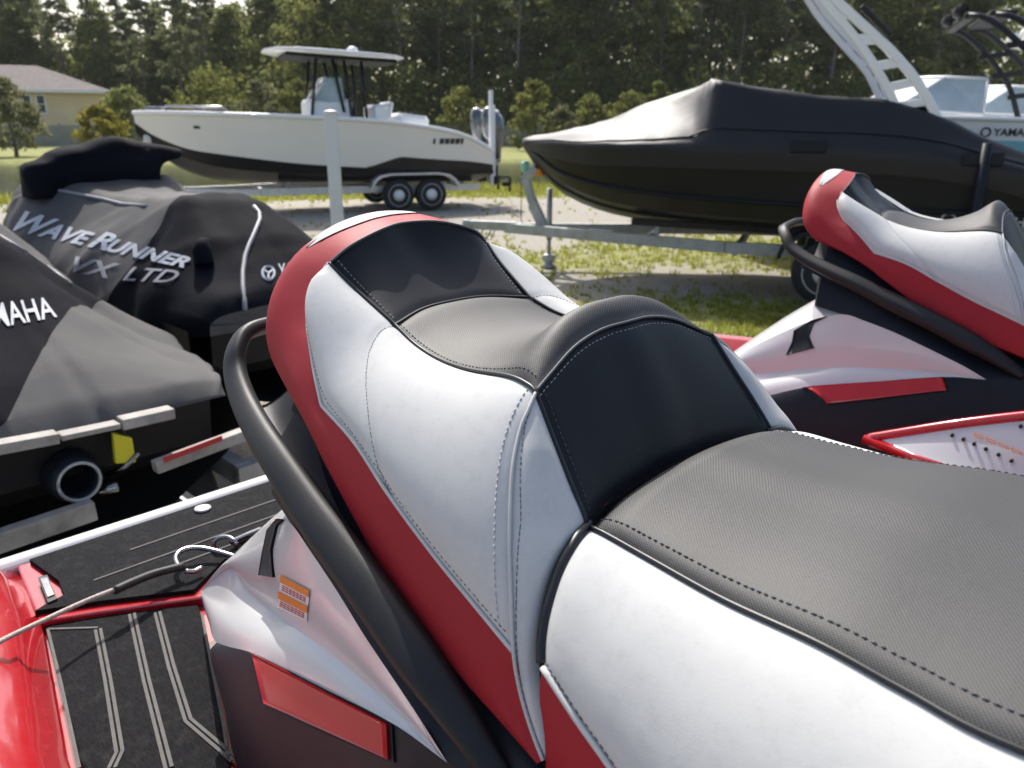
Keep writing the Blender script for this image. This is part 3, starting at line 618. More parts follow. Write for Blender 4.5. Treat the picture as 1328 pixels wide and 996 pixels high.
    def fmat(k):
        o1 = [PZ(57, 810, ZF), PZ(258, 790, ZF), PZ(270, 840, ZF), PZ(285, 920, ZF), PZ(298, 996, ZF)]
        out = [(p[0], p[1]) for p in o1] + [(-.1, -.372), (.55, -.372), (.7, -.36)] + [(.7, inner(.7) + .012), (.1, inner(.1) + .012), (-.3, inner(-.3) + .012), (-.63, inner(-.63) + .012)]
        if k < 0: out = [(x, -y) for x, y in out[::-1]]
        o = slab('footwell_mat', out, ZF + .001, ZF + .010, M['deck_mat'], root)
        zt = ZF + .0108
        for pl in ([(127, 816), (140, 883), (155, 975), (145, 996)], [(171, 796), (190, 883), (219, 996)], [(204, 794), (222, 864), (244, 934), (304, 985)], [(262, 796), (272, 850), (290, 940), (296, 985)], [(62, 816), (80, 890), (103, 996)], [(62, 816), (127, 814)]):
            w_ = .0048 if pl[0][0] in (127, 171, 204) else .0045
            c_ = [PZ(u, v, zt) for u, v in pl]
            mb = MB()
            for off in ((-w_ * .8, w_ * .8) if w_ > .0046 else (0,)):
                cc_ = []
                for i, p in enumerate(c_):
                    t = c_[min(i + 1, len(c_) - 1)] - c_[max(i - 1, 0)]; t = t / np.linalg.norm(t); cc_.append(p + np.array([-t[1], t[0], 0]) * off)
                for a, b in zip(cc_[:-1], cc_[1:]): mb.bar(sgn(a, k), sgn(b, k), w_, .002)
            mb.build('mat_groove', M['groove_grey'], o)
    both(fmat)
    def PLf(u, v, l):                        # the same place on the far craft
        o2_ = np.array([1.225, 1.885]); an = rad(-36); f_ = np.array([math.cos(an), math.sin(an)]); l_ = np.array([-f_[1], f_[0]]); r = ray(u, v)
        t_ = (l + o2_ @ l_) / (r[:2] @ l_); P = r * t_; return np.array([P[:2] @ f_ - o2_ @ f_, l, P[2] + HC])
    def hullside(k):
        tl, tr_, br, bl = PLf(1121, 569, -.43), PLf(1420, 530, -.43), PLf(1420, 660, -.50), PLf(1262, 622, -.50)
        top_, low_ = curve([tl, (tl + tr_) / 2 + np.array([0, 0, .006]), tr_], 40), curve([bl, (bl + br) / 2, br], 40)
        pg = lens(top_, low_, 16); pg = pg + np.array([0, -1, .5]) * (.008 * np.sin(np.pi * np.linspace(0, 1, 16)))[None, :, None]
        sp = solid_grid('side_deck', sgn(pg, k), M['gel_white'], root, .03, (0, 0, HC - .75))
        mb = MB(); mb.tube([sgn(p, k) for p in list(low_[::-1][-1:]) + list(top_)], .011, 8); mb.build('red_edge', M['gel_red'], sp, True)
        bg_ = bvh_grid(pg)
        def on(u, v):
            h = bg_.find_nearest(Vector(PLf(u, v, -.455))); return sgn(np.array(h[0]), k)
        for u, v in ((1233, 562), (1249, 569), (1264, 576.5), (1280, 584), (1297, 592), (1314, 600), (1322, 550)):
            mb = MB(); c_ = on(u, v); mb.lathe(c_ + np.array([0, -.002 * k, .001]), [(.0035, -.004), (.0035, .004), (.001, .0045)], 'Y', 8); mb.build('rivet', M['rubber'], sp)
        mb = MB()
        for j in range(5):                   # outlined lettering, too oblique to read
            u0, v0 = 1262 + j * 17, 560 + j * 7.5; mb.tube([on(u0 + dx, v0 + dy) + np.array([0, -.009 * k, .004]) for dx, dy in ((0, 0), (12, 5.2), (14, 10), (2, 5), (0, 0))], .0011, 4)
        mb.build('outline_lettering', M['orange'], sp)
    both(hullside)
    # lower hull, hood, steering: the rest of the craft, running out of the picture
    hs = np.linspace(-1.235, 1.95, 40); hg = []
    for s in hs:
        nose = np.clip((s - .7) / 1.25, 0, 1); wd = (-inner(min(s, 1.2)) + .16) * (1 - .97 * nose ** 2.2); rise = .25 * np.clip((s - .9) / 1.0, 0, 1); kz = .55 + .45 * nose ** 2.5
        hg.append([[s, wd * a, (ZF - .0 + rise) * (1 - b) + kz * b] for a, b in ((-1, 0), (-1.0, .25), (-.9, .5), (-.55, .75), (0, 1), (.55, .75), (.9, .5), (1.0, .25), (1, 0))])
    hull = gridmesh('hull', np.array(hg), M['gel_white'], root)
    mb = MB(); mb.prism([(-1.235, ZF), (-1.235, .75), (-1.21, .75), (-1.21, ZF)], -.48, .48); mb.build('transom', M['gel_white'], hull)
    hd = []
    for s in np.linspace(.72, 1.9, 26):
        t = (s - .72) / 1.18; wd = .33 * (1 - t ** 2) ** .6 + .02; top = HC - .22 - .06 * t - .42 * t ** 2.6
        hd.append([[s, wd * math.cos(a) * -1, ZF + .05 + (top - ZF - .05) * math.sin(a) ** .7] for a in np.linspace(.02, math.pi - .02, 17)])
    hood = gridmesh('hood', np.array(hd), M['gel_white'], root)
    mb = MB(); hb = [(.66, -.38, HC - .07), (.74, -.26, HC - .06), (.80, -.1, HC - .08), (.80, .1, HC - .08), (.74, .26, HC - .06), (.66, .38, HC - .07)]
    mb.tube(curve(hb, 30), .014, 10); mb.tube([(.86, 0, HC - .26), (.80, 0, HC - .08)], .04, 10); hbo = mb.build('handlebar', M['plastic_black'], root, True)
    for k in (-1, 1):
        mb = MB(); mb.tube([(.655, k * .385, HC - .07), (.71, k * .30, HC - .062)], .019, 12); mb.build('hand_grip', M['rubber'], hbo, True)
    return root
SKI_Z = 0.0
o0 = S2W((0, 0, 0))
ski = build_watercraft((o0[0], o0[1], 0), rad(-45), 'red and white jet ski with black grip seat, rope hooked to its stern eye', 'red and white jet skis side by side')
# ------------------------------------------------------------ ground, pond, fence, house
def near_edge(x): return 24.5 + .28 * min(x, 0) * (1 if x > -14 else 1) + (.10 * x if x > 0 else 0) if x > -16 else 20.0
def far_edge(x): return 47 + 2.0 * math.sin(x * .06)
def in_pond(x, y): 
    if abs(x) > 75: return -1.
    return min(y - near_edge(x), far_edge(x) - y, 75 - abs(x))
gx = np.r_[-700, -400, -220, -140, np.linspace(-100, -20, 41), np.linspace(-18, 18, 121), np.linspace(20, 100, 41), 140, 220, 400, 700]
gy = np.r_[-300, -120, -50, -20, np.linspace(-8, 56, 190), np.linspace(57, 110, 40), 130, 180, 300, 600, 1000]
def grass_w(x, y):                           # 0 gravel .. 1 grass
    n = fold((x * .35, y * .35, 2.)) + .5 * fold((x * 1.1, y * 1.1, 5.)) + .3 * fold((x * 3.1, y * 3.1, 1.))
    road = math.exp(-((y - (17.2 + .12 * x)) / 3.4) ** 2)           # gravel drive running across
    lane = math.exp(-((y - 9.6 + .2 * x) / .9) ** 2) * .7
    base = .66 + .46 * n - 1.05 * road - .35 * lane
    if y > 21.5 + .2 * min(x, 0): base += .6
    if y < 5.5: base -= .8
    return max(0., min(1., base))
vv_, ca_ = [], []
for y in gy:
    for x in gx:
        d = in_pond(x, y); z = 0 if d < 0 else -min(1.0, d * .35)
        z += .015 * fold((x * .5, y * .5, 0)) + .006 * fold((x * 2, y * 2, 4))
        vv_.append((x, y, z - .012)); ca_.append(grass_w(x, y))
nx_ = len(gx); ff_ = [(j * nx_ + i, j * nx_ + i + 1, (j + 1) * nx_ + i + 1, (j + 1) * nx_ + i) for j in range(len(gy) - 1) for i in range(nx_ - 1)]
def ground_mat():
    m = pmat('ground', (.3, .3, .3), .92); nt = m.node_tree; b = nt.nodes['Principled BSDF']
    at = nt.nodes.new('ShaderNodeAttribute'); at.attribute_name = 'grass'; tc = nt.nodes.new('ShaderNodeTexCoord')
    def noise(sc, det=6, ro=.65):
        n = nt.nodes.new('ShaderNodeTexNoise'); n.inputs['Scale'].default_value = sc; n.inputs['Detail'].default_value = det; n.inputs['Roughness'].default_value = ro; nt.links.new(tc.outputs['Object'], n.inputs['Vector']); return n
    def ramp(src, a, ca, c, cc):
        r = nt.nodes.new('ShaderNodeValToRGB'); r.color_ramp.elements[0].position = a; r.color_ramp.elements[0].color = (*ca, 1); r.color_ramp.elements[1].position = c; r.color_ramp.elements[1].color = (*cc, 1); nt.links.new(src, r.inputs[0]); return r
    gv = ramp(noise(34, 8, .75).outputs['Fac'], .3, (.17, .155, .125), .72, (.46, .42, .35)); gr = ramp(noise(2.2, 8, .7).outputs['Fac'], .3, (.13, .135, .03), .72, (.30, .31, .07))
    n3 = noise(5, 8, .7); ad = nt.nodes.new('ShaderNodeMath'); ad.operation = 'MULTIPLY_ADD'; nt.links.new(n3.outputs['Fac'], ad.inputs[0]); ad.inputs[1].default_value = 1.1; ad.inputs[2].default_value = -.55
    s = nt.nodes.new('ShaderNodeMath'); s.operation = 'ADD'; s.use_clamp = True; nt.links.new(at.outputs['Fac'], s.inputs[0]); nt.links.new(ad.outputs[0], s.inputs[1])
    r = ramp(s.outputs[0], .38, (0, 0, 0), .62, (1, 1, 1))
    mx = nt.nodes.new('ShaderNodeMix'); mx.data_type = 'RGBA'; nt.links.new(r.outputs[0], mx.inputs[0]); nt.links.new(gv.outputs[0], mx.inputs[6]); nt.links.new(gr.outputs[0], mx.inputs[7])
    nt.links.new(mx.outputs[2], b.inputs['Base Color'])
    bp = nt.nodes.new('ShaderNodeBump'); bp.inputs['Strength'].default_value = .7; bp.inputs['Distance'].default_value = .03; nt.links.new(noise(28, 6).outputs['Fac'], bp.inputs['Height']); nt.links.new(bp.outputs[0], b.inputs['Normal'])
    return m
gnd = mk('ground', vv_, ff_, ground_mat()); gnd['kind'] = 'structure'
atr = gnd.data.attributes.new('grass', 'FLOAT', 'POINT'); atr.data.foreach_set('value', ca_)
# water
wm = pmat('pond_water', (.020, .028, .014), .06, spec=.5); nt = wm.node_tree
tc = nt.nodes.new('ShaderNodeTexCoord'); mp = nt.nodes.new('ShaderNodeMapping'); mp.inputs['Scale'].default_value = (.5, 1.6, 1); nt.links.new(tc.outputs['Object'], mp.inputs[0])
n = nt.nodes.new('ShaderNodeTexNoise'); n.inputs['Scale'].default_value = 1.8; n.inputs['Detail'].default_value = 5; nt.links.new(mp.outputs[0], n.inputs['Vector'])
bp = nt.nodes.new('ShaderNodeBump'); bp.inputs['Strength'].default_value = .35; bp.inputs['Distance'].default_value = .08; nt.links.new(n.outputs['Fac'], bp.inputs['Height']); nt.links.new(bp.outputs[0], nt.nodes['Principled BSDF'].inputs['Normal'])
mb = MB(); mb.add([(-80, 12, -.20), (80, 12, -.20), (80, 52, -.20), (-80, 52, -.20)], [(0, 1, 2, 3)]); mb.build('pond_water', wm)['kind'] = 'structure'
# grass blades (nobody could count them)
def blade_mat(name, a, c):
    m = bpy.data.materials.new(name); m.use_nodes = True; nt = m.node_tree; nt.nodes.clear(); out = nt.nodes.new('ShaderNodeOutputMaterial')
    g_ = nt.nodes.new('ShaderNodeNewGeometry'); oi = nt.nodes.new('ShaderNodeObjectInfo'); ad = nt.nodes.new('ShaderNodeMath'); ad.operation = 'MULTIPLY_ADD'; ad.inputs[1].default_value = .8; nt.links.new(g_.outputs['Random Per Island'], ad.inputs[0])
    m2 = nt.nodes.new('ShaderNodeMath'); m2.operation = 'MULTIPLY'; m2.inputs[1].default_value = .2; nt.links.new(oi.outputs['Random'], m2.inputs[0]); nt.links.new(m2.outputs[0], ad.inputs[2])
    r = nt.nodes.new('ShaderNodeValToRGB'); r.color_ramp.elements[0].color = (*a, 1); r.color_ramp.elements[1].color = (*c, 1); nt.links.new(ad.outputs[0], r.inputs[0])
    d = nt.nodes.new('ShaderNodeBsdfDiffuse'); t = nt.nodes.new('ShaderNodeBsdfTranslucent'); mx = nt.nodes.new('ShaderNodeMixShader'); mx.inputs[0].default_value = .62
    nt.links.new(r.outputs[0], d.inputs[0]); nt.links.new(r.outputs[0], t.inputs[0]); nt.links.new(d.outputs[0], mx.inputs[1]); nt.links.new(t.outputs[0], mx.inputs[2]); nt.links.new(mx.outputs[0], out.inputs[0])
    return m
M['grass'] = blade_mat('grass', (.17, .175, .03), (.37, .38, .08))
gvv, gff = [], []
R2 = np.random.default_rng(11)
def tuft(x, y, k, h):
    for _ in range(k):
        a = R2.uniform(0, 6.28); r = R2.uniform(0, .05); px, py = x + r * math.cos(a), y + r * math.sin(a); hh = h * R2.uniform(.5, 1.2); ln = R2.uniform(.1, .5) * hh; w = R2.uniform(.004, .009) * (1 + y / 14); b = R2.uniform(0, 6.28)
        n0 = len(gvv); dx, dy = math.cos(b) * w, math.sin(b) * w
        gvv.extend([(px - dx, py - dy, -.015), (px + dx, py + dy, -.015), (px + ln * math.cos(a), py + ln * math.sin(a), hh)]); gff.append((n0, n0 + 1, n0 + 2))
cnt = 0
while cnt < 22000:
    y = 4.5 + 20 * R2.random() ** 1.4; x = R2.uniform(-.75, .8) * (y + 2); 
    if in_pond(x, y) > 0: continue
    if R2.random() > max(.03, (grass_w(x, y) - .25) * 1.5): continue
    tuft(x, y, 5, R2.uniform(.02, .065)); cnt += 1
for _ in range(5000):                        # rank growth along the banks
    x = R2.uniform(-30, 20); y = near_edge(x) - R2.exponential(.8); tuft(x, y, 4, R2.uniform(.10, .28))
gs = mk('grass', gvv, gff, M['grass'], None, False); tag(gs, 'short patchy green grass growing through the gravel yard', 'grass', kind='stuff')
# ---------------- privacy fence across the pond
M['fence_grey'] = pmat('fence_grey', (.24, .235, .22), .7, vary=(.8, .85, 1.12))
fe = empty('privacy_fence', (0, 72, 0), 0, 'long grey panelled privacy fence across the pond', 'fence')
for i in range(-30, 25):
    x = i * 2.4; mb = MB(); mb.box((x + 1.2, .6 * math.sin(i * .2), .93), (2.28, .05, 1.72), bev=.01); mb.build('panel', M['fence_grey'], fe)
    mb = MB(); mb.box((x, .6 * math.sin(i * .2 - .1), .97), (.13, .13, 1.94), bev=.015); mb.build('post', M['fence_grey'], fe)
# ---------------- house
M['stucco'] = pmat('stucco', (.74, .58, .36), .85, bump=('noise', 20, .3, .02), vary=(.6, .92, 1.05))
M['shingle'] = pmat('shingle', (.17, .145, .13), .9, bump=('noise', 8, .6, .05), vary=(3, .7, 1.25))
hy = 80.; HC_ = YD(141, 118, hy); HWd, HD = 9.0, 11.; ez = HC_[2]; rz_ = YD(30, 86, hy + 3)[2]; HA = rad(29)
hc_, hs_ = math.cos(HA), math.sin(HA); hx1 = HC_[0]; hx0 = hx1 - 18
hs = empty('house', (HC_[0] - HWd * hc_, HC_[1] - HWd * hs_, 0), HA, 'yellow stucco house with a grey hip roof beyond the pond', 'house')
def wallpx(u, v):                            # pixel on the front wall, house axes
    r = ray(u, v); nx, ny = -hs_, hc_; t_ = (HC_[0] * nx + HC_[1] * ny) / (r[0] * nx + r[1] * ny); P = r * t_; dx, dy = P[0] - hs.location[0], P[1] - hs.location[1]
    return np.array([dx * hc_ + dy * hs_, 0, P[2] + HC])
mb = MB(); mb.box((0, HD / 2, ez / 2), (2 * HWd - .7, HD - .7, ez)); mb.build('wall', M['stucco'], hs)
mb = MB(); e = .3; mb.add([(-HWd - e, -e, ez), (HWd + e, -e, ez), (HWd + e, HD + e, ez), (-HWd - e, HD + e, ez), (-HWd + 5, HD / 2, rz_), (HWd - 5.5, HD / 2, rz_), (-HWd - e, -e, ez - .22), (HWd + e, -e, ez - .22), (HWd + e, HD + e, ez - .22), (-HWd - e, HD + e, ez - .22)],
    [(0, 1, 5, 4), (1, 2, 5), (2, 3, 4, 5), (3, 0, 4), (6, 7, 1, 0), (7, 8, 2, 1), (8, 9, 3, 2), (9, 6, 0, 3), (9, 8, 7, 6)])
rf = mb.build('roof', M['shingle'], hs)
mb = MB(); mb.bar((-HWd, -e - .02, ez - .1), (HWd, -e - .02, ez - .1), .06, .24); mb.build('fascia', M['boat_trim'], rf)
for u0, u1 in ((28, 43), (46, 61)):
    a, b = wallpx(u0, 123), wallpx(u1, 147); c = (a + b) / 2; w, h = abs(b[0] - a[0]), abs(a[2] - b[2])
    mb = MB()
    for s_ in (-1, 1): mb.box((c[0] + s_ * w / 2, .33, c[2]), (.12, .1, h + .12)); mb.box((c[0], .33, c[2] + s_ * h / 2), (w - .12, .1, .12))
    mb.box((c[0], .34, c[2]), (w - .12, .06, .07)); wf = mb.build('window', M['boat_trim'], hs)
    mb = MB(); mb.box((c[0], .345, c[2]), (w - .05, .04, h - .05)); mb.build('pane', M['tinted'], wf)
mb = MB(); mb.box((0, .33, .35), (2 * HWd - .7, .06, .7)); mb.build('plinth', M['fence_grey'], hs)
# ------------------------------------------------------------ trees
M['bark'] = pmat('bark', (.12, .10, .08), .9, bump=('noise', 6, .6, .05), vary=(1.5, .6, 1.35))
M['bark_pale'] = pmat('bark_pale', (.22, .195, .165), .9, vary=(1.5, .6, 1.3))
leafm = [blade_mat('leaf_dark', (.09, .108, .05), (.24, .265, .115)), blade_mat('leaf_mid', (.095, .115, .042), (.26, .28, .095)), blade_mat('leaf_olive', (.095, .105, .032), (.24, .245, .075)), blade_mat('leaf_pine', (.09, .108, .056), (.25, .265, .13)), blade_mat('leaf_gold', (.14, .13, .025), (.30, .26, .055)), blade_mat('leaf_sage', (.10, .11, .05), (.22, .22, .11))]
def quads(R, q, s_, asp):
    n = len(q); u = R.normal(0, 1, (n, 3)); u /= np.linalg.norm(u, axis=1, keepdims=True); w = np.cross(u, R.normal(0, 1, (n, 3))); w /= np.linalg.norm(w, axis=1, keepdims=True)
    v = np.stack([q - u * s_, q - w * s_ * asp, q + u * s_, q + w * s_ * asp], 1).reshape(-1, 3)
    return v.tolist(), np.arange(4 * n).reshape(-1, 4).tolist()
def tree_meshes(seed, h, base, rx, nb, per, ls, bark, leaf, tr=.16, droop=0., flat=1.0, top=.55, low=False):
    R = np.random.default_rng(seed); tm = MB(); path = []
    bx, by = R.normal(0, .012, 2)
    for t in np.linspace(0, 1, 9): path.append((h * .9 * bx * t * 3 + .12 * math.sin(t * 5 + seed), h * .9 * by * t * 3 + .1 * math.cos(t * 4 + seed) - .1, h * .95 * t - .05 * (t == 0)))
    tm.tube(path, [tr * (1 - .85 * t) * (1.35 if t == 0 else 1) for t in np.linspace(0, 1, 9)], 8)
    cen = []
    for b in range(nb):
        t = (base + (1 - base) * R.random() ** (.8 if not low else 1.0)); zc = h * t; e = (t - base) / (1 - base + 1e-6)
        prof = math.sin(math.pi * min(1, .12 + .88 * e) ** top) ** .7
        a = R.uniform(0, 2 * math.pi); rr = rx * prof * (.35 + .65 * math.sqrt(R.random())); k = min(8, max(0, int(t * 8)))
        p0 = np.array(path[k]); c = np.array([p0[0] + rr * math.cos(a), p0[1] + rr * math.sin(a), zc + .10 * rr - droop * rr])
        if rr > .35 * rx * max(prof, .3) and R.random() < .55: tm.tube([tuple(p0 * np.array([1, 1, 0]) + np.array([0, 0, max(.3, zc - .35 * rr)])), tuple((p0 * np.array([1, 1, 0]) + np.array([0, 0, zc - .25 * rr]) + c) / 2), tuple(c)], [tr * .28, tr * .18, tr * .06], 5)
        cr = R.uniform(.55, 1.15) * rx * .36
        d = R.normal(0, 1, (per, 3)); d /= np.linalg.norm(d, axis=1, keepdims=True); q = c + d * (cr * R.random((per, 1)) ** .4) * np.array([1, 1, .62 * flat]); cen.append(q)
    Qq = np.vstack(cen); V_, F_ = quads(R, Qq, ls * R.uniform(.55, 1.25, (len(Qq), 1)), .45)
    def me(name, v, f, m):
        x = bpy.data.meshes.new(name); x.from_pydata([tuple(map(float, p)) for p in v], [], f); x.materials.append(m); return x
    return me('trunk', tm.v, tm.f, bark), me('crown', V_, F_, leaf)
def place(name, pair, loc, rz, sc, label, cat, group=None):
    r = empty(name, loc, rz, label, cat, group); r.scale = sc if isinstance(sc, tuple) else (sc, sc, sc)
    for nm, me in zip(('trunk', 'crown'), pair):
        o = bpy.data.objects.new(nm, me); COL.objects.link(o); o.parent = r
    return r
H = 20.
kinds = [('pine_tree', tree_meshes(1, H, .30, 2.5, 85, 46, .26, M['bark_pale'], leafm[3], .20, .1, .6), 'slender pine with a bare pale trunk in the woods', 'pines with bare trunks'),
         ('pine_tree', tree_meshes(2, H, .42, 2.8, 80, 46, .26, M['bark'], leafm[3], .19, .0, .7), 'tall pine with a high narrow crown in the woods', 'high crowned pines'),
         ('oak_tree', tree_meshes(3, H * .8, .12, 3.9, 120, 50, .27, M['bark'], leafm[1], .26, .0, .9), 'broad dark oak leafed to the ground in the woods', 'broad dark oaks'),
         ('gum_tree', tree_meshes(4, H * .92, .22, 3.0, 85, 44, .26, M['bark'], leafm[1], .22, .05, .9), 'mid green leafy tree in the woods', 'leafy woodland trees'),
         ('cypress_tree', tree_meshes(6, H * .95, .10, 2.2, 90, 42, .24, M['bark_pale'], leafm[0], .2, .1, .8), 'narrow dark conical tree in the woods', 'narrow dark trees')]
TR = random.Random(3)
for row, (y0, step, off) in enumerate(((88, 3.9, 0), (94, 3.6, 1.7), (102, 3.9, .6))):
    n = int(132 / step)
    for i in range(n):
        x = -78 + i * step + off + TR.uniform(-1, 1); y = y0 + TR.uniform(-2, 2) + .04 * abs(x)
        if hx0 - 3 < x < hx1 + 3 and y < 97: y = 98 + TR.uniform(0, 5)
        u = 664 + FPX * x / (y * CS); k = TR.choices(range(5), (5, 4, 5, 6, 4))[0]
        s_ = TR.uniform(.9, 1.16) * (.77 if 60 < u < 345 else (.88 if u < 430 else 1.06))
        nm, pr, lb, gp = kinds[k]
        place(nm, pr, (x, y, 0), TR.uniform(0, 6.28), (s_ * TR.uniform(.9, 1.15), s_ * TR.uniform(.9, 1.15), s_), lb, 'tree', gp)
# undergrowth of the wood: one dark mass
R3 = np.random.default_rng(8); uq = []
for x in np.arange(-100, 95, .5):
    for lay_ in range(2):
        yy = 106 + 7 * lay_; hm = (11.5 if x < -31 else (15 if x < -22 else 21)) + 3.0 * fold((x * .13, lay_ * 7., 0)) + 2.2 * fold((x * .45, 3, lay_ * 5.))
        n = 120; z = R3.random(n) ** 1.25 * hm; uq.append(np.stack([x + R3.uniform(-.9, .9, n), yy + R3.uniform(-2.5, 2.5, n) + 1.6 * np.sin(z * .9 + x), z + .1], 1))
uq = np.vstack(uq); uv_, uf_ = quads(R3, uq, R3.uniform(.28, .62, (len(uq), 1)), .55)
for x in np.arange(-95, 92, .4):            # leafy edge of the wood
    hm = 7.0 + 3.0 * fold((x * .21, 9., 0)) + 1.8 * fold((x * .7, 4., 2.)); n = 85
    if hx0 - 6 < x < hx1 + 8: continue
    z = R3.random(n) * hm; uq = np.stack([x + R3.uniform(-.6, .6, n), 84.5 + 1.5 * math.sin(x * .9) + R3.uniform(-1.2, 1.2, n), z + .1], 1); v2_, f2_ = quads(R3, uq, R3.uniform(.16, .34, (n, 1)), .55); o_ = len(uv_); uv_ += v2_; uf_ += [[i + o_ for i in q] for q in f2_]
ug = mk('undergrowth', uv_, uf_, leafm[1], None, False); tag(ug, 'dark leafy undergrowth filling the back of the woods', 'undergrowth', kind='stuff')
# single trees and shrubs on the far bank and by the house
def bank_tree(u, vt, vb, y, wid, leaf, label, seed, name='shrub', base=.06, cat='bush'):
    a = YD(u, vt, y); hgt = a[2]; pr = tree_meshes(seed, hgt, base, wid, 60, 48, .13 + .02 * wid, M['bark'], leafm[leaf], .07 + .02 * wid, 0, 1.0, .75, True)
    place(name, pr, (a[0], y, 0), seed, 1.0, label, cat)
bank_tree(600, 117, 170, 66, 2.0, 2, 'round olive shrub behind the outboards of the white boat', 31)
bank_tree(691, 108, 185, 62, 1.7, 2, 'pointed olive young tree beside the grey fence', 32, 'young_tree', .05, 'tree')
bank_tree(727, 142, 185, 63, 1.6, 5, 'low grey green shrub next to the pointed young tree', 33)
bank_tree(768, 128, 180, 64, 1.9, 2, 'olive shrub above the bow of the covered boat', 34)
bank_tree(815, 122, 175, 66, 1.9, 2, 'yellow green shrub behind the black mooring cover', 35)
bank_tree(858, 108, 175, 67, 1.3, 1, 'small bright green tree behind the peak of the cover', 36, 'young_tree', .05, 'tree')
bank_tree(338, 107, 170, 60, 2.0, 5, 'grey green shrub left of the white boat hard top', 37)
bank_tree(384, 108, 170, 61, 1.8, 2, 'yellowish shrub under the white boat hard top', 38)
bank_tree(275, 92, 170, 62, 3.2, 2, 'wide olive tree behind the bow of the white boat', 39, 'young_tree', .10, 'tree')
bank_tree(158, 115, 170, 63, 2.0, 1, 'bright green shrub at the corner of the yellow house', 40)
bank_tree(126, 140, 195, 46.5 + 6, 1.55, 4, 'golden leaved shrub in front of the yellow house', 41)
bank_tree(4, 104, 205, 50, 1.75, 5, 'sage green tree at the edge of the pond left of the house windows', 42, 'young_tree', .12, 'tree')
bank_tree(395, 5, 100, 84, 4.2, 2, 'big sunlit yellow olive tree standing in front of the woods', 43, 'young_tree', .15, 'tree')


# ------------------------------------------------------------ thin summer haze over the yard and the pond
hz = bpy.data.materials.new('haze'); hz.use_nodes = True; nt = hz.node_tree; nt.nodes.clear(); ou = nt.nodes.new('ShaderNodeOutputMaterial'); pv_ = nt.nodes.new('ShaderNodeVolumePrincipled')
pv_.inputs['Color'].default_value = (.88, .93, .93, 1); pv_.inputs['Density'].default_value = .00017; pv_.inputs['Anisotropy'].default_value = .25; nt.links.new(pv_.outputs[0], ou.inputs['Volume'])
mb = MB(); mb.box((0, 350, 12), (1500, 1400, 28)); hb_ = mb.build('haze', hz); tag(hb_, 'thin pale haze in front of the far woods', 'haze', kind='stuff')
# ------------------------------------------------------------ lettering helper
def text_mesh(txt, size=1.0, shear=0., bold=0.):
    cu = bpy.data.curves.new('lettering', 'FONT'); cu.body = txt; cu.size = size; cu.shear = shear; cu.offset = bold; cu.resolution_u = 3
    o = bpy.data.objects.new('lettering', cu); COL.objects.link(o)
    dg = bpy.context.evaluated_depsgraph_get(); me = bpy.data.meshes.new_from_object(o.evaluated_get(dg)); bpy.data.objects.remove(o); bpy.data.curves.remove(cu)
    bm = bmesh.new(); bm.from_mesh(me); bpy.data.meshes.remove(me)
    bmesh.ops.triangulate(bm, faces=bm.faces[:])
    for _ in range(2):
        lng = [e for e in bm.edges if e.calc_length() > size * .14]
        if lng: bmesh.ops.subdivide_edges(bm, edges=lng, cuts=1); bmesh.ops.triangulate(bm, faces=bm.faces[:])
    V = np.array([v.co[:2] for v in bm.verts]); bm.verts.index_update(); Fc = [[v.index for v in f.verts] for f in bm.faces]; bm.free()
    return V, Fc
def join_text(parts):                        # [(text, size, dx)] set in a row
    Vs, Fs, x = [], [], 0.
    for txt, size, gap, sh, bold in parts:
        V_, F_ = text_mesh(txt, size, sh, bold); n = sum(len(v) for v in Vs)
        V_ = V_.copy(); V_[:, 0] += x - V_[:, 0].min(); x = V_[:, 0].max() + gap
        Vs.append(V_); Fs += [[i + n for i in f] for f in F_]
    return np.vstack(Vs), Fs
def text_decal(name, V_, F_, quad, bvh, mat, parent, off=.004, toloc=None, caster=None):   # lettering laid on a surface between four photo pixels
    q = np.array(quad, float); mn, mx = V_.min(0), V_.max(0); T = (V_ - mn) / (mx - mn)
    P = []
    for a, b in T:
        px = (1 - b) * ((1 - a) * q[3] + a * q[2]) + b * ((1 - a) * q[0] + a * q[1])
        P.append((caster or hit)(bvh, px[0], px[1], off))
    if toloc: P = [toloc(p) for p in P]
    return mk(name, P, F_, mat, parent, False)

# ------------------------------------------------------------ two covered watercraft in the row behind, bows pointing away
def cover_grid(xs, sect, nv=61):             # loft of right half profiles [(y, z), ...] from hem to ridge; mirrored
    g = []
    for x, pr in zip(xs, sect):
        h = np.array([(x, y, z) for y, z in pr]); full = np.vstack([h * np.array([1, -1, 1]), h[-2::-1]])
        g.append(curve(full, nv))
    g = np.array(g)
    X = np.linspace(xs[0], xs[-1], 90); out = np.zeros((90, nv, 3))
    for j in range(nv):
        for k in range(3):
            # smooth interpolation lengthwise
            c = curve(np.stack([np.array(xs), g[:, j, 1], g[:, j, 2]], 1), 400)
            out[:, j, 0] = X; out[:, j, 1] = np.interp(X, c[:, 0], c[:, 1]); out[:, j, 2] = np.interp(X, c[:, 0], c[:, 2])
            break
    return out
def wrinkle(g, amp, seed, sc=4.):
    n = gnormals(g); out = g.copy(); nu, nv = g.shape[:2]
    for i in range(nu):
        for j in range(nv):
            p = g[i, j]; e = abs(j / (nv - 1) - .5) * 2
            a = fold((p[0] * sc * .6 + seed, p[1] * sc * .35, p[2] * sc * .5)) + .55 * fold((p[0] * sc * 2.2 + seed, p[1] * 1.2, p[2] * 1.6)) * (.4 + e)
            rid = 1 - abs(fold((p[0] * 2.1 + p[2] * 2.6 + seed * 3, p[1] * 1.4 - p[2], 1.3))) * 2.2
            out[i, j] = p + n[i, j] * amp * (a + .55 * max(0, rid) ** 3)
    return out
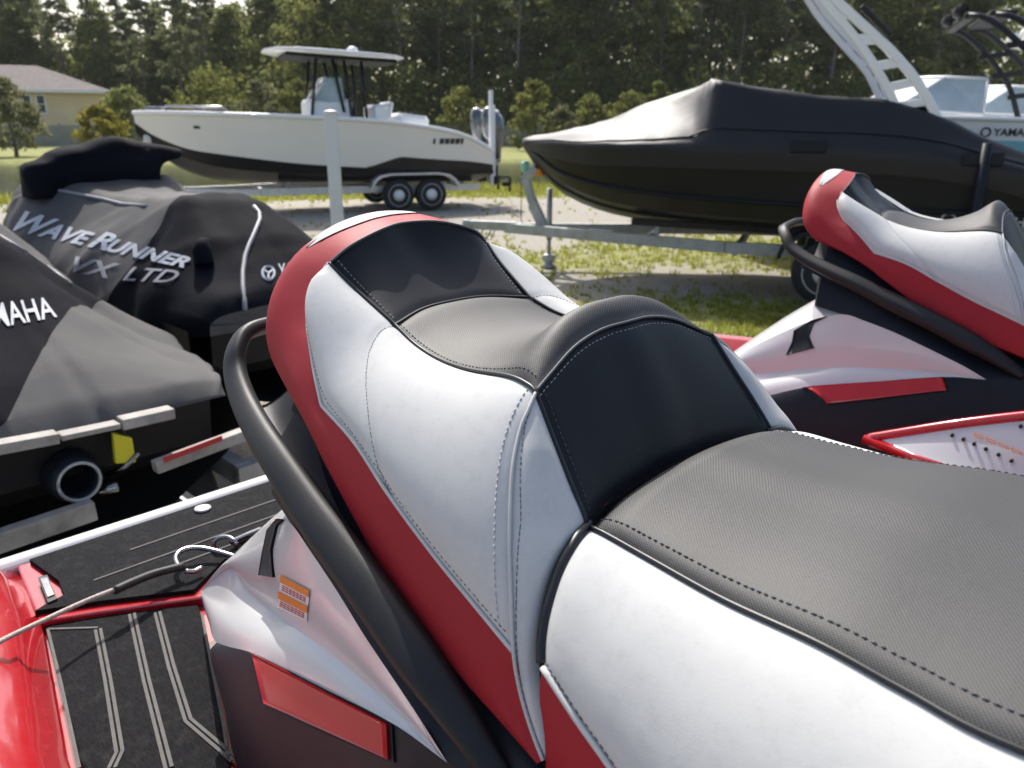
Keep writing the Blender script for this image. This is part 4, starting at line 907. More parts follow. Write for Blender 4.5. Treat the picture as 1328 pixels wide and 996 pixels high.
def skis_loc(root_s, root_l):                # cover axes: x forward from the stern (away from the camera row), y to the side, z up
    def to_s(p): return np.array([root_s - p[0], root_l - p[1], p[2]])
    def from_s(q): return np.array([root_s - q[0], root_l - q[1], q[2]])
    return to_s, from_s
def make_hit(g, to_s):
    return bvh_grid(np.array([[to_s(p) for p in row] for row in g]))
def covered(root_s, root_l, label, xs, sect, seed, amp, black_fn, group):
    to_s, from_s = skis_loc(root_s, root_l)
    o = S2W((root_s, root_l, 0)); root = empty('covered_watercraft', (o[0], o[1], 0), rad(135), label, 'covered jet ski', group)
    g = wrinkle(cover_grid(xs, sect), amp, seed); nn_ = gnormals(g)
    for i in range(g.shape[0]):              # folds that run from the seat back down to the stern corners
        for j in range(g.shape[1]):
            x, y, z = g[i, j]
            if x < .75: a = math.atan2(y, .80 - x); f_ = min(1, math.hypot(y, .8 - x) / .45); g[i, j] += nn_[i, j] * f_ * (-.018 * max(0, 1 - abs(math.sin(a * 5.5 + 1.2 * fold((a * 3, seed, 0)))) * 3.2) * (.55 + .8 * fold((a * 2.3, seed, 4))) + .018 * fold((a * 3.2, x * 1.5, seed)))
            else: r_ = 1 - abs(fold((x * 2.0 + z * 3.2, z * 2.2 - x * 1.3, seed))) * 2.6; g[i, j] += nn_[i, j] * (.014 * fold((x * 3.2 + z * 2.0, z * 5 - x * 1.5, seed)) + .012 * max(0, r_) ** 2) * min(1, (x - .75) * 3)
    nu, nv = g.shape[:2]; fs = [(i * nv + j, (i + 1) * nv + j, (i + 1) * nv + j + 1, i * nv + j + 1) for i in range(nu - 1) for j in range(nv - 1)]
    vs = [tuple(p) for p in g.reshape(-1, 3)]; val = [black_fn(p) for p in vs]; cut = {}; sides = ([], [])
    def crossing(a, b):                      # the point of an edge where grey ends and black begins
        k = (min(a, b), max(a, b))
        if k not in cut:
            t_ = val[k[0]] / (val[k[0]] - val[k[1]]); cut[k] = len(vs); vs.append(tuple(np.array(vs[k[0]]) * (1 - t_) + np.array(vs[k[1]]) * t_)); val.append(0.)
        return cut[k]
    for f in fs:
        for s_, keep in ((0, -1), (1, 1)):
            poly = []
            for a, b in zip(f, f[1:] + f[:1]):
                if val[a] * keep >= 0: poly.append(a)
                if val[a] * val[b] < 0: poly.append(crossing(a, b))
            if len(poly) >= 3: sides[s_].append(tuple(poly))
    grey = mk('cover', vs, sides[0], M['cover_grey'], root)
    if sides[1]: mk('cover_panel_or_shade', vs, sides[1], M['cover_black'], root)
    for o_ in root.children:                 # drop the vertices each side does not use
        bm = bmesh.new(); bm.from_mesh(o_.data); bmesh.ops.delete(bm, geom=[v for v in bm.verts if not v.link_faces], context='VERTS'); bm.to_mesh(o_.data); bm.free()
    for e in (0, -1):                        # closed ends
        n = len(g[e]); mk('cover_end', list(g[e]) + [np.array([g[e][0][0], 0, g[e][0][2]])], [(i, i + 1, n) for i in range(n - 1)], M['cover_grey'], root)
    return root, g, make_hit(g, to_s), to_s, from_s
def under_hull(root, L_=3.15):               # hull, transom and the stand that carries it
    hg = []
    for x in np.linspace(.02, L_, 30):
        t = np.clip((x - 1.7) / (L_ - 1.7), 0, 1); w = .50 * (1 - .95 * t ** 2.2); kz = .56 + .41 * t ** 2.6
        hg.append([[x, w * a, .99 * (1 - b) + kz * b] for a, b in ((-1, 0), (-1, .3), (-.85, .55), (-.5, .8), (0, 1), (.5, .8), (.85, .55), (1, .3), (1, 0))])
    h = gridmesh('hull', np.array(hg), M['boat_black'], root)
    mb = MB(); mb.prism([(.04, .97), (.06, .80), (.12, .74), (.16, .74), (.16, .97)], -.40, .40); mb.build('transom', M['boat_black'], h)
    return h
def ski_trailer(name_loc, rz, label, L_=3.3, red=False, hub=.0):
    r = empty('watercraft_trailer', name_loc, rz, label, 'trailer')
    mb = MB()
    for k in (-1, 1): mb.bar((-.15, k * .42, .42), (2.0, k * .42, .42), .06, .09); mb.bar((2.0, k * .42, .42), (3.1, 0, .42), .06, .08)
    mb.bar((-.15, -.45, .42), (-.15, .45, .42), .06, .08); mb.bar((.9, -.6, .36), (.9, .6, .36), .06, .06); mb.bar((3.0, 0, .42), (3.8, 0, .42), .08, .08)
    fr = mb.build('frame', M['galv'], r)
    for k in (-1, 1):
        mb = MB(); mb.bar((.05, k * .26, .555), (2.0, k * .26, .60), .10, .06); mb.build('bunk', M['rubber'], r)
        for xx in (.3, 1.6):
            mb = MB(); mb.bar((xx, k * .26, .38), (xx, k * .26, .57), .05, .04, up=(1, 0, 0)); mb.build('bunk_bracket', M['galv'], r)
        mb = MB(); mb.lathe((.9, k * .60, .24), [(.10, -.075), (.2, -.085), (.235, -.06), (.24, 0), (.235, .06), (.2, .085), (.10, .075)], 'Y', 24); w = mb.build('wheel', M['tyre'], r, True)
        mb = MB(); mb.lathe((.9, k * .63, .24), [(.02, -.02), (.125, -.02), (.13, .052), (.11, .054), (.09, .03), (.03, .04)], 'Y', 20); mb.build('rim', M['alu'], w, True)
    mb = MB(); mb.tube([(3.3, .09, .015), (3.3, .09, .62)], .03, 10); mb.lathe((3.3, .09, 0), [(.07, 0), (.07, .015), (.0, .016)], n=12); mb.build('jack', M['galv'], r, True)
    mb = MB(); mb.bar((3.05, 0, .44), (2.95, 0, .9), .07, .07, up=(1, 0, 0)); mb.box((2.9, 0, .93), (.12, .06, .10)); mb.build('winch_post', M['galv'], r)
    return r
# --- the covered craft straight behind (its stern faces ours)
xsA = [0, .06, .38, .62, .78, 1.1, 1.5, 1.85, 2.1, 2.6, 3.15]
def sec(wb, zb, wm, zm, wr, zr, zt): return [(wb, zb), (wb * .99, zb + .05), (wm, zm), (wr, zr), (wr * .45, zt - (zt - zr) * .25), (0, zt)]
sectA = [[(.44, .955), (.44, .96), (.42, .962), (.36, .962), (.2, .957), (0, .955)], sec(.46, .95, .44, .995, .36, 1.01, 1.02), sec(.52, .94, .38, 1.05, .16, 1.15, 1.185), sec(.55, .93, .36, 1.09, .12, 1.27, 1.315), sec(.57, .93, .37, 1.13, .12, 1.36, 1.42),
         sec(.58, .93, .38, 1.13, .13, 1.34, 1.40), sec(.58, .94, .40, 1.13, .15, 1.34, 1.40), sec(.58, .95, .46, 1.2, .2, 1.42, 1.46), sec(.57, .97, .45, 1.2, .2, 1.42, 1.46), sec(.42, 1.02, .36, 1.2, .2, 1.36, 1.4), sec(.12, 1.08, .1, 1.12, .05, 1.15, 1.17)]
cvA, gA, bvA, toA, fromA = covered(-1.92, -.02, 'grey and black covered jet ski with its jet nozzle and yellow tag showing', xsA, sectA, 1.7, .012, lambda p: min(p[1] - .175 + .717 * p[0], (p[2] - 1.0) * 2, 1.3 - p[0]), 'covered jet skis behind the red one')  # black cloth, plus a slanting cast shadow painted into the cover as black
under_hull(cvA)
def PSs(u, v, s):
    r = ray(u, v); t = (s + S0) / (r @ FV); P = r * t; return np.array([s, P @ LV - C0, P[2] + HC])
A_ = lambda u, v, ds=0.: fromA(PSs(u, v, -1.92 + ds))
V_, F_ = text_mesh('YAMAHA', 1, 0, .012); text_decal('lettering', V_, F_, [(-52, 400), (64, 386), (74, 412), (-44, 434)], bvA, M['print_white'], cvA, .004, fromA)
# grey piping down the back corner
mb = MB(); mb.tube([fromA(hit(bvA, u, v, .003)) for u, v in [(0, 306), (30, 326), (60, 345), (90, 368)]], .006, 6); mb.build('piping', M['reflect_grey'], cvA, True)
# rub strip, nozzle, tag under the hem
for (a, b, w_) in (((-30, 585), (74, 566), .03), ((76, 566), (153, 550), .016), ((155, 549), (223, 534), .032)):
    p, q = A_(*a, .03), A_(*b, .03); mb = MB(); mb.bar(p, q, .05, w_); mb.build('rub_strip', M['beam_grey'], cvA, bevel=.004)
c = A_(100, 622, .02); mb = MB(); mb.lathe(c + np.array([.12, 0, 0]), [(.075, 0), (.07, -.1), (.058, -.14), (.050, -.14), (.046, -.10), (.044, -.02), (.001, -.02)], 'X', 24); nz = mb.build('jet_nozzle', M['plastic_dark'], cvA, True)
mb = MB(); mb.tube([c + np.array([-.02, .054 * math.cos(a), .054 * math.sin(a)]) for a in np.linspace(0, 2 * math.pi, 28)], .005, 6); mb.build('nozzle_ring', M['galv'], nz, True)
mb = MB(); mb.tube([c + np.array([.05, -.09, -.03]), c + np.array([.0, -.13, .0]), c + np.array([.0, -.17, .03])], .008, 6); mb.tube([c + np.array([-.01, -.10, -.05]), c + np.array([.02, -.05, -.06])], .016, 8); mb.build('steering_rod', M['steel'], cvA, True)
q = [A_(147, 562, .02), A_(172, 568, .02), A_(177, 600, .02), A_(150, 602, .02)]; mb = MB(); mb.add([tuple(p) for p in q] + [tuple(np.array(p) + np.array([.02, 0, 0])) for p in q], [(0, 1, 2, 3), (7, 6, 5, 4), (0, 4, 5, 1), (1, 5, 6, 2), (2, 6, 7, 3), (3, 7, 4, 0)])
mb.build('yellow_tag', M['yellow'], cvA, bevel=.004)
mb = MB(); mb.tube([A_(160, 545, .02), A_(162, 566, .01)], .004, 6); mb.build('tag_cord', M['rubber'], cvA)
pa, pb = A_(-60, 722, .10), A_(122, 660, .10); mb = MB(); mb.bar(pa, pb, .04, .055); mb.bar(A_(200, 606, .10), A_(345, 552, .10), .04, .035); rb_ = mb.build('rear_beam', M['beam_grey'], None, bevel=.004)
pc, pd = A_(212, 597, .125), A_(288, 568, .125); mb = MB(); mb.bar(pc, pd, .004, .016); tape_ = mb.build('reflector_tape', M['tape_red'], None)
oA = S2W((-1.92, -.02, 0)); trA = ski_trailer((oA[0], oA[1], 0), rad(135), 'galvanised trailer under the covered jet ski with the yellow tag')
rb_.parent = trA; tape_.parent = rb_
# --- the one beyond, side lettering
xsB = [0, .08, .40, .70, .95, 1.3, 1.7, 2.0, 2.4, 2.9, 3.4]
sectB = [sec(.42, .96, .42, 1.0, .36, 1.03, 1.05), sec(.46, .95, .44, 1.03, .34, 1.10, 1.12), sec(.52, .93, .44, 1.12, .22, 1.30, 1.335), sec(.56, .90, .46, 1.15, .19, 1.41, 1.45), sec(.58, .88, .48, 1.14, .19, 1.395, 1.43),
         sec(.60, .86, .50, 1.12, .19, 1.37, 1.40), sec(.62, .86, .52, 1.13, .24, 1.38, 1.41), sec(.62, .87, .53, 1.17, .34, 1.44, 1.47), sec(.60, .9, .5, 1.17, .34, 1.42, 1.46), sec(.46, .96, .38, 1.15, .22, 1.32, 1.36), sec(.12, 1.04, .1, 1.1, .05, 1.14, 1.16)]
RB = (-2.62, 1.12)
cvB, gB, bvB, toB, fromB = covered(RB[0], RB[1], 'grey covered jet ski lettered WAVERUNNER with a black hump over its handlebars', xsB, sectB, 5.3, .020, lambda p: .74 + .06 * math.sin(p[2] * 9) - p[0], 'covered jet skis behind the red one')
under_hull(cvB, 3.3)
oB = S2W((RB[0], RB[1], 0)); trB = ski_trailer((oB[0], oB[1], 0), rad(135), 'galvanised trailer under the covered jet ski lettered WAVERUNNER')
def PXs(u, v, s): return PSs(u, v, s)
# handlebar hump: outline read across the bars, at the steering column
sH = RB[0] - 2.02
outl = [(35, 256), (31, 235), (27, 219), (33, 211), (52, 206), (58, 199), (80, 191), (104, 187), (122, 181), (142, 177.5), (160, 179), (178, 183), (200, 186), (228, 194), (231, 199), (214, 205), (202, 213), (199, 224), (203, 240), (214, 257), (190, 262), (150, 262), (90, 255)]
ol = np.array([fromB(PXs(u, v, sH)) for u, v in outl]); cen = ol.mean(0)
lay = []
for t, k, dz in ((-.15, .82, -.03), (-.11, .95, -.01), (-.07, 1.0, -.002), (0, 1.0, 0), (.06, .99, -.004), (.12, .93, -.02), (.20, .80, -.06), (.30, .62, -.11), (.40, .40, -.16)):
    r = []
    for p in ol:
        d = p - cen; q = cen + d * np.array([1, k ** .6, k if d[2] > 0 else 1]); q[0] += t + .035 * fold((q[1] * 7, q[2] * 8, t * 5)) + .02 * abs(fold((q[1] * 15 + q[2] * 6, 1., 2.))); q[1] += .018 * fold((q[2] * 11, t * 9, 3)); q[2] += .012 * fold((q[1] * 13, t * 8, 6)); q[2] += dz * max(0, d[2]) / .2
        r.append(q)
    lay.append(curve(r + [r[0]], 64)[:-1])
lay = np.array(lay); nl, nn = lay.shape[:2]
fc = [(i * nn + j, i * nn + (j + 1) % nn, (i + 1) * nn + (j + 1) % nn, (i + 1) * nn + j) for i in range(nl - 1) for j in range(nn)] + [tuple(range(nn))[::-1], tuple((nl - 1) * nn + j for j in range(nn))]
hump = mk('handlebar_cover', lay.reshape(-1, 3), fc, M['cover_black'], cvB)
def strip(pts, r, mat, name='piping'):
    mb = MB(); mb.tube([fromB(hit(bvB, u, v, .003)) for u, v in pts], r, 6); return mb.build(name, mat, cvB, True)
strip([(0, 272), (20, 258), (40, 250), (63, 246), (85, 249), (110, 254), (135, 259), (158, 265), (190, 268)], .009, M['reflect_grey'])
strip([(329, 268), (336, 276), (337, 285), (331, 300), (323, 318), (318, 332), (315, 352), (315, 371), (317, 392), (321, 412)], .010, M['reflect_grey'])
ws = .10
V_, F_ = join_text([('W', 1.25, -.40, .35, .035), ('AVE', .95, .0, .35, .035), ('R', 1.25, -.10, .35, .035), ('UNNER', .95, 0, .35, .035)])
text_decal('lettering', V_, F_, [(34, 274), (252, 331), (240, 349), (16, 299)], bvB, M['print_white'], cvB, .005, fromB)
V_, F_ = text_mesh('VX', 1.3, .3, .03)
text_decal('lettering', V_, F_, [(99, 333), (158, 343), (150, 364), (92, 352)], bvB, M['reflect_grey'], cvB, .005, fromB)
V_, F_ = text_mesh('LTD', .8, .3, .01)
text_decal('lettering', V_, F_, [(166, 346), (236, 352), (226, 368), (160, 364)], bvB, M['reflect_grey'], cvB, .005, fromB)
# round emblem and start of the maker's name on the black panel
mb = MB()
def circ(r, n=20): return [(348 + r * math.cos(a) * .95, 355 + r * math.sin(a) * 1.1) for a in np.linspace(0, 2 * math.pi, n)]
mb.tube([fromB(hit(bvB, u, v, .004)) for u, v in circ(8)], .006, 5)
for a in (90, 210, 330):
    mb.tube([fromB(hit(bvB, 348, 355, .004)), fromB(hit(bvB, 348 + 6 * math.cos(rad(a)), 355 + 7 * math.sin(rad(a)), .004))], .005, 5)
mb.build('round_emblem', M['print_white'], cvB)
V_, F_ = text_mesh('YAMAHA', 1, 0, .01); text_decal('lettering', V_, F_, [(360, 343), (420, 338), (422, 356), (362, 363)], bvB, M['print_white'], cvB, .005, fromB)
# stiff black vent on the side
vb = [fromB(hit(bvB, 265, 343, 0)), fromB(hit(bvB, 266, 330, .05)), fromB(hit(bvB, 270, 316, .02))]
mb = MB(); mb.tube(curve(vb, 12), list(np.interp(np.linspace(0, 1, 12), [0, .4, 1], [.042, .040, .010])), 10); mb.build('vent', M['cover_black'], cvB, True)
# stand under our own two
tr1 = ski_trailer((o0[0] + FV[0] * -1.1, o0[1] + FV[1] * -1.1, 0), rad(-45), 'galvanised trailer under the red jet ski with the rope')
# ------------------------------------------------------------ boats on trailers
_ic = {}
def interp_rows(keys, xs):                   # smooth interpolation of rows of numbers keyed by x
    if id(keys) not in _ic:
        K = np.array([k[0] for k in keys]); Vv = np.array([k[1:] for k in keys], float)
        _ic[id(keys)] = (keys, [curve(np.stack([K, Vv[:, c], np.zeros(len(K))], 1), 300) for c in range(Vv.shape[1])])
    out = [np.interp(xs, cu[:, 0], cu[:, 1]) for cu in _ic[id(keys)][1]]
    return np.array(out).T
def hull_loft(root, keys, names, mats, xs, stern=True):
    """keys: x, keel z, chine half-beam, chine z, line half-beam, line z, sheer half-beam, sheer z"""
    R = interp_rows(keys, xs); parts = {}
    def band(c0, c1, k, n=5):
        g = []
        for x, r in zip(xs, R):
            def pt(i): return (0, r[0]) if i == 0 else (r[2 * i - 1], r[2 * i])
            (y0, z0), (y1, z1) = pt(c0), pt(c1)
            g.append([[x, k * (y0 + (y1 - y0) * t), z0 + (z1 - z0) * t + .0] for t in np.linspace(0, 1, n)])
        return np.array(g)
    for nm, mt, c0, c1 in zip(names, mats, (0, 1, 2), (1, 2, 3)):
        g = np.concatenate([band(c0, c1, -1)[:, ::-1], band(c0, c1, 1)[:, 1:]], axis=1) if c0 == 0 else None
        if c0 == 0: parts[nm] = gridmesh(nm, g, mt, root)
        else:
            for k in (-1, 1): parts[(nm, k)] = gridmesh(nm, band(c0, c1, k), mt, root, flip=k > 0)
    if stern:
        r = R[-1]; o = [(-r[1], r[2]), (-r[3], r[4]), (-r[5], r[6]), (r[5], r[6]), (r[3], r[4]), (r[1], r[2]), (0, r[0])]
        mb = MB(); mb.add([(xs[-1] + .002, y, z) for y, z in o], [tuple(range(7))]); mb.build('transom', mats[1], root)
    return R
def wheel(root, x, y, r=.34, w=.22, mat='alu'):
    mb = MB(); mb.lathe((x, y, r), [(.55 * r, -w * .4), (.86 * r, -w * .5), (.97 * r, -w * .36), (r, 0), (.97 * r, w * .36), (.86 * r, w * .5), (.55 * r, w * .4)], 'Y', 28); o = mb.build('wheel', M['tyre'], root, True)
    sd_ = -1
    mb = MB(); mb.lathe((x, y, r), [(.03, -w * .42), (.12 * r / .34, -w * .40), (.30 * r, -w * .28), (.52 * r, -w * .30), (.67 * r, -w * .46), (.67 * r, w * .3), (.03, w * .3)], 'Y', 24); rm = mb.build('rim', M['boat_trim'], o, True)
    mb = MB()
    for a in np.arange(6) * math.pi / 3: mb.lathe((x + .40 * r * math.cos(a), y - w * .36, r + .40 * r * math.sin(a)), [(.055 * r, -.005), (.055 * r, .006)], 'Y', 8)
    mb.build('rim_holes', M['rubber'], rm)
    return o
# ---------------- white centre-console boat
AX = math.atan2(19.6 - 16.8, -.43 + 7.45); LB = 7.15
wb = empty('center_console_boat', (-7.45, 16.8, 0), AX, 'white center console boat with a hard top and twin outboards on a trailer', 'boat')
xs = np.r_[np.linspace(.0, .6, 8), np.linspace(.75, LB, 34)]
keysW = [(0, 1.62, .01, 1.66, .015, 1.80, .03, 1.99), (.35, 1.22, .12, 1.42, .20, 1.55, .36, 1.99), (.9, .84, .42, 1.12, .58, 1.32, .74, 1.98), (1.6, .66, .72, .94, .86, 1.20, 1.0, 1.96),
         (3.0, .56, .98, .82, 1.04, 1.02, 1.16, 1.92), (4.6, .54, 1.05, .76, 1.08, .90, 1.20, 1.84), (5.9, .54, 1.08, .74, 1.09, .82, 1.2, 1.68), (6.6, .54, 1.08, .74, 1.09, .82, 1.17, 1.50), (LB, .54, 1.07, .74, 1.08, .82, 1.12, 1.22)]
Rw = hull_loft(wb, keysW, ['hull_bottom', 'hull_stripe', 'hull_side'], [M['boat_black'], M['boat_black'], M['boat_white']], xs)
for k in (-1, 1):
    mb = MB(); mb.tube([(x, k * (r[5] + .005), r[6]) for x, r in zip(xs, Rw)], .045, 8); mb.build('gunwale', M['boat_trim'], wb, True)
    g = []                                   # dark aft panel, a finger proud of the side
    for x in np.linspace(4.35, LB - .02, 24):
        r = interp_rows(keysW, np.array([x]))[0]; t = np.clip((x - 4.35) / .7, 0, 1)
        g.append([[x, k * (r[3] + (r[5] - r[3]) * q + .008), r[4] + (r[6] - r[4]) * q] for q in np.linspace(0, max(.02, .28 * t), 5)])
    gridmesh('aft_panel', np.array(g), M['boat_brown'], wb, flip=k > 0)
g = []
for x, r in zip(xs, Rw): g.append([[x, r[5] * t, r[6] - .05 - .28 * (1 if .9 < x < 6.7 else 0) * (abs(t) < .75)] for t in np.linspace(-1, 1, 9)])
gridmesh('deck', np.array(g), M['boat_trim'], wb)
def wpx(u, v, y=0.):                         # photo pixel on the boat's lengthwise plane at offset y -> boat axes
    ca, sa = math.cos(AX), math.sin(AX); r = ray(u, v); nx, ny = -sa, ca
    t = ((-7.45) * nx + 16.8 * ny + y) / (r[0] * nx + r[1] * ny); P = r * t
    dx, dy = P[0] + 7.45, P[1] - 16.8; return np.array([dx * ca + dy * sa, y, P[2] + HC])
# hard top: rounded slab
tp = [wpx(341, 66)[[0, 2]], wpx(513, 79)[[0, 2]]]
mb = MB(); x0, z0 = tp[0]; x1, z1 = tp[1]; n = 14; vs, fs = [], []
for i in range(n):
    t = i / (n - 1); x = x0 + (x1 - x0) * t; z = z0 + (z1 - z0) * t; w = .98 * (1 - .55 * max(0, (.25 - t) / .25) ** 2) * (1 - .25 * max(0, (t - .85) / .15) ** 2); ed = math.sin(math.pi * min(1, max(0, t * 1.0))) ** .25 if 0 < t < 1 else .3
    for y, dz in ((-1, 0), (-.97, .05), (-.6, .085), (0, .10), (.6, .085), (.97, .05), (1, 0), (.95, -.04), (0, -.03), (-.95, -.04)): vs.append((x, y * w, z + dz * ed))
for i in range(n - 1):
    for j in range(10): a, b = i * 10 + j, i * 10 + (j + 1) % 10; fs.append((a, b, b + 10, a + 10))
fs += [tuple(range(10))[::-1], tuple((n - 1) * 10 + j for j in range(10))]
mb.add(vs, fs); ht = mb.build('hard_top', M['boat_trim'], wb, True)
mb = MB(); mb.box(((x0 + x1) / 2 + .1, 0, (z0 + z1) / 2 - .075), (x1 - x0 - .5, 1.5, .07), bev=.02, ry=math.atan2(z0 - z1, x1 - x0)); mb.build('top_underside', M['plastic_dark'], ht)
mb = MB(); mb.lathe(((x0 + x1) / 2 + .45, 0, (z0 + z1) / 2 + .10), [(.05, 0), (.12, 0), (.12, .05), (.07, .09), (0, .095)], n=14); mb.build('radar_dome', M['boat_trim'], ht, True)
mb = MB()
for i, (ua, va, ub, vb) in enumerate([(405, 76, 398, 148), (440, 80, 452, 150), (462, 82, 470, 150), (425, 78, 440, 130)]):
    for y in (-.5, .5):
        a, b = wpx(ua, va), wpx(ub, vb); mb2 = MB(); mb2.tube([(a[0], y, a[2]), (b[0], y, b[2] - .25)], .032, 8); mb2.build('top_leg', M['plastic_black'], wb, True)
# console with windscreen and helm seat
ca_ = wpx(415, 150); mb = MB(); mb.box((ca_[0] + .15, 0, 1.92), (.95, .95, .72), bev=.08, taper=.86); cs_ = mb.build('console', M['boat_trim'], wb)
q = [wpx(398, 136), wpx(418, 102), wpx(438, 102), wpx(442, 132)]
mb = MB(); mb.add([(q[0][0], -.46, q[0][2]), (q[1][0], -.38, q[1][2]), (q[1][0], .38, q[1][2]), (q[0][0], .46, q[0][2]), (q[3][0], -.48, q[3][2]), (q[2][0], -.40, q[2][2]), (q[2][0], .40, q[2][2]), (q[3][0], .48, q[3][2])], [(0, 1, 2, 3), (0, 4, 5, 1), (3, 2, 6, 7)])
mb.build('windscreen', pmat('screen_glass', (.35, .42, .42), .06, spec=.8, vary=(3, .7, 1.2)), cs_)
mb = MB(); mb.tube([(q[0][0], -.47, q[0][2]), (q[1][0], -.39, q[1][2]), (q[1][0], .39, q[1][2]), (q[0][0], .47, q[0][2])], .025, 6); mb.build('screen_frame', M['boat_trim'], cs_, True)
a = wpx(485, 150); mb = MB(); mb.box((a[0] + .05, 0, 1.93), (.36, 1.0, .5), bev=.06); mb.box((a[0] + .25, 0, 2.07), (.1, 1.0, .34), bev=.04, ry=.25); mb.build('helm_seat', M['boat_trim'], wb)
a = wpx(528, 150); mb = MB(); mb.box((a[0], 0, 1.80), (.7, 1.1, .36), bev=.08, ry=.12); mb.build('aft_seat', M['boat_trim'], wb)
mb = MB(); mb.tube([(a[0] - .7, -.4, 1.8), (a[0] - .75, -.4, 2.1), (a[0] - .75, .4, 2.1), (a[0] - .7, .4, 1.8)], .02, 6); mb.build('seat_rail', M['steel'], wb, True)
a = wpx(455, 140); mb = MB(); mb.lathe((a[0], -.2, 2.05), [(.16, -.02), (.19, 0), (.16, .02)], 'X', 16); mb.tube([(a[0] - .15, -.2, 1.95), (a[0], -.2, 2.05)], .03, 6); mb.build('steering_wheel', M['plastic_black'], cs_, True)
for u, w_ in ((195, .12), (205, .10), (258, .09)):       # cleats and anchor roller on the bow
    a = wpx(u, 142); mb = MB(); mb.box((a[0], 0, 2.04), (.2, .12, .08), bev=.02); mb.tube([(a[0] - .1, 0, 2.08), (a[0] + .1, 0, 2.1)], .03, 6); mb.build('bow_cleat', M['steel'], wb)
for k in (-1, 1):
    mb = MB(); mb.tube([(.5, k * .40, 2.0), (.6, k * .44, 2.12), (1.6, k * .93, 2.10), (1.8, k * .98, 1.98)], .018, 6); mb.build('bow_rail', M['steel'], wb, True)
for i, u in enumerate((594, 620)):           # outboards
    y = .38 if i == 0 else -.38; a = wpx(u, 168, y); mb = MB(); x = LB + .28; n = 12; vs, fs = [], []
    for j, (z, w, d, sh) in enumerate([(1.05, .10, .16, .06), (1.35, .13, .24, .03), (1.48, .21, .40, 0), (1.70, .235, .46, -.02), (1.92, .22, .44, -.03), (2.05, .17, .34, -.05), (2.11, .06, .14, -.06)]):
        for t in range(n): an = 2 * math.pi * t / n; vs.append((x + sh + d * .62 * math.cos(an), y + w * math.sin(an), z + .10 * math.cos(an) * -.6))
    for j in range(6):
        for t in range(n): p, q_ = j * n + t, j * n + (t + 1) % n; fs.append((p, q_, q_ + n, p + n))
    fs += [tuple(range(n))[::-1], tuple(6 * n + t for t in range(n))]
    mb.add(vs, fs); om = mb.build('outboard', pmat('cowl_grey' + str(i), (.06, .07, .08), .15, coat=1, vary=(3, .5, 1.6)), wb, True)
    mb = MB(); mb.lathe((x - .04, y, 2.035), [(.16, 0), (.15, .035), (.10, .062), (.0, .07)], n=12); mb.build('cowl_cap', M['boat_trim'], om)
    mb = MB(); mb.box((x - .02, y, .78), (.22, .10, .6), bev=.03); mb.box((x + .12, y, .62), (.5, .05, .04)); mb.lathe((x + .28, y, .46), [(.02, -.1), (.06, -.05), (.05, .1), (.03, .14)], 'X', 10)
    for a in range(3): mb.box((x + .36, y + .12 * math.cos(a * 2.09), .46 + .12 * math.sin(a * 2.09)), (.03, .12, .12), bev=.01)
    mb.build('gearcase', M['boat_black'], om)
a, b = wpx(641, 117, -.75), wpx(637, 240, -.75); mb = MB(); mb.bar((LB + .06, -.78, b[2]), (LB + .06, -.78, a[2]), .10, .07, up=(1, 0, 0)); mb.bar((LB + .13, -.78, b[2] + .2), (LB + .13, -.78, a[2] - .3), .04, .05, up=(1, 0, 0)); mb.build('shallow_anchor', M['post_white'], wb)
mb = MB(); mb.box((LB + .14, -.55, .95), (.25, .25, .14), bev=.04); mb.tube([(LB + .1, -.5, .86), (LB + .38, -.5, .98)], .04, 8); mb.build('trim_tab', M['steel'], wb)
# registration lettering aft: dark marks, too far off to read
rs = interp_rows(keysW, np.array([6.35, 7.0]))
def side_letters(txt, xa, xb, za, zb, name, mat, par, y):
    V_, F_ = text_mesh(txt, 1, 0, .02); mn, mx = V_.min(0), V_.max(0); T = (V_ - mn) / (mx - mn)
    return mk(name, [(xa + (xb - xa) * a_, y(xa + (xb - xa) * a_, za + (zb - za) * b_), za + (zb - za) * b_) for a_, b_ in T], F_, mat, par, False)
def wside(x, z):
    r = interp_rows(keysW, np.array([x]))[0]; t = (z - r[4]) / (r[6] - r[4]); return -(r[3] + (r[5] - r[3]) * t + .012)
mb = MB()
for x0_, w_ in ((5.75, .05), (5.89, .10), (6.01, .10), (6.13, .09), (6.24, .10), (6.36, .06)):
    mb.add([(x0_, wside(x0_, 1.38), 1.38), (x0_ + w_, wside(x0_ + w_, 1.38), 1.38), (x0_ + w_ + .02, wside(x0_ + w_, 1.49), 1.49), (x0_ + .02, wside(x0_, 1.49), 1.49)], [(0, 1, 2, 3)])
mb.build('hull_lettering', M['print_dark'], wb)
mb = MB(); mb.box((1.15, -.80, 1.72), (.18, .04, .05), bev=.01); mb.build('bow_plate', M['plastic_black'], wb)
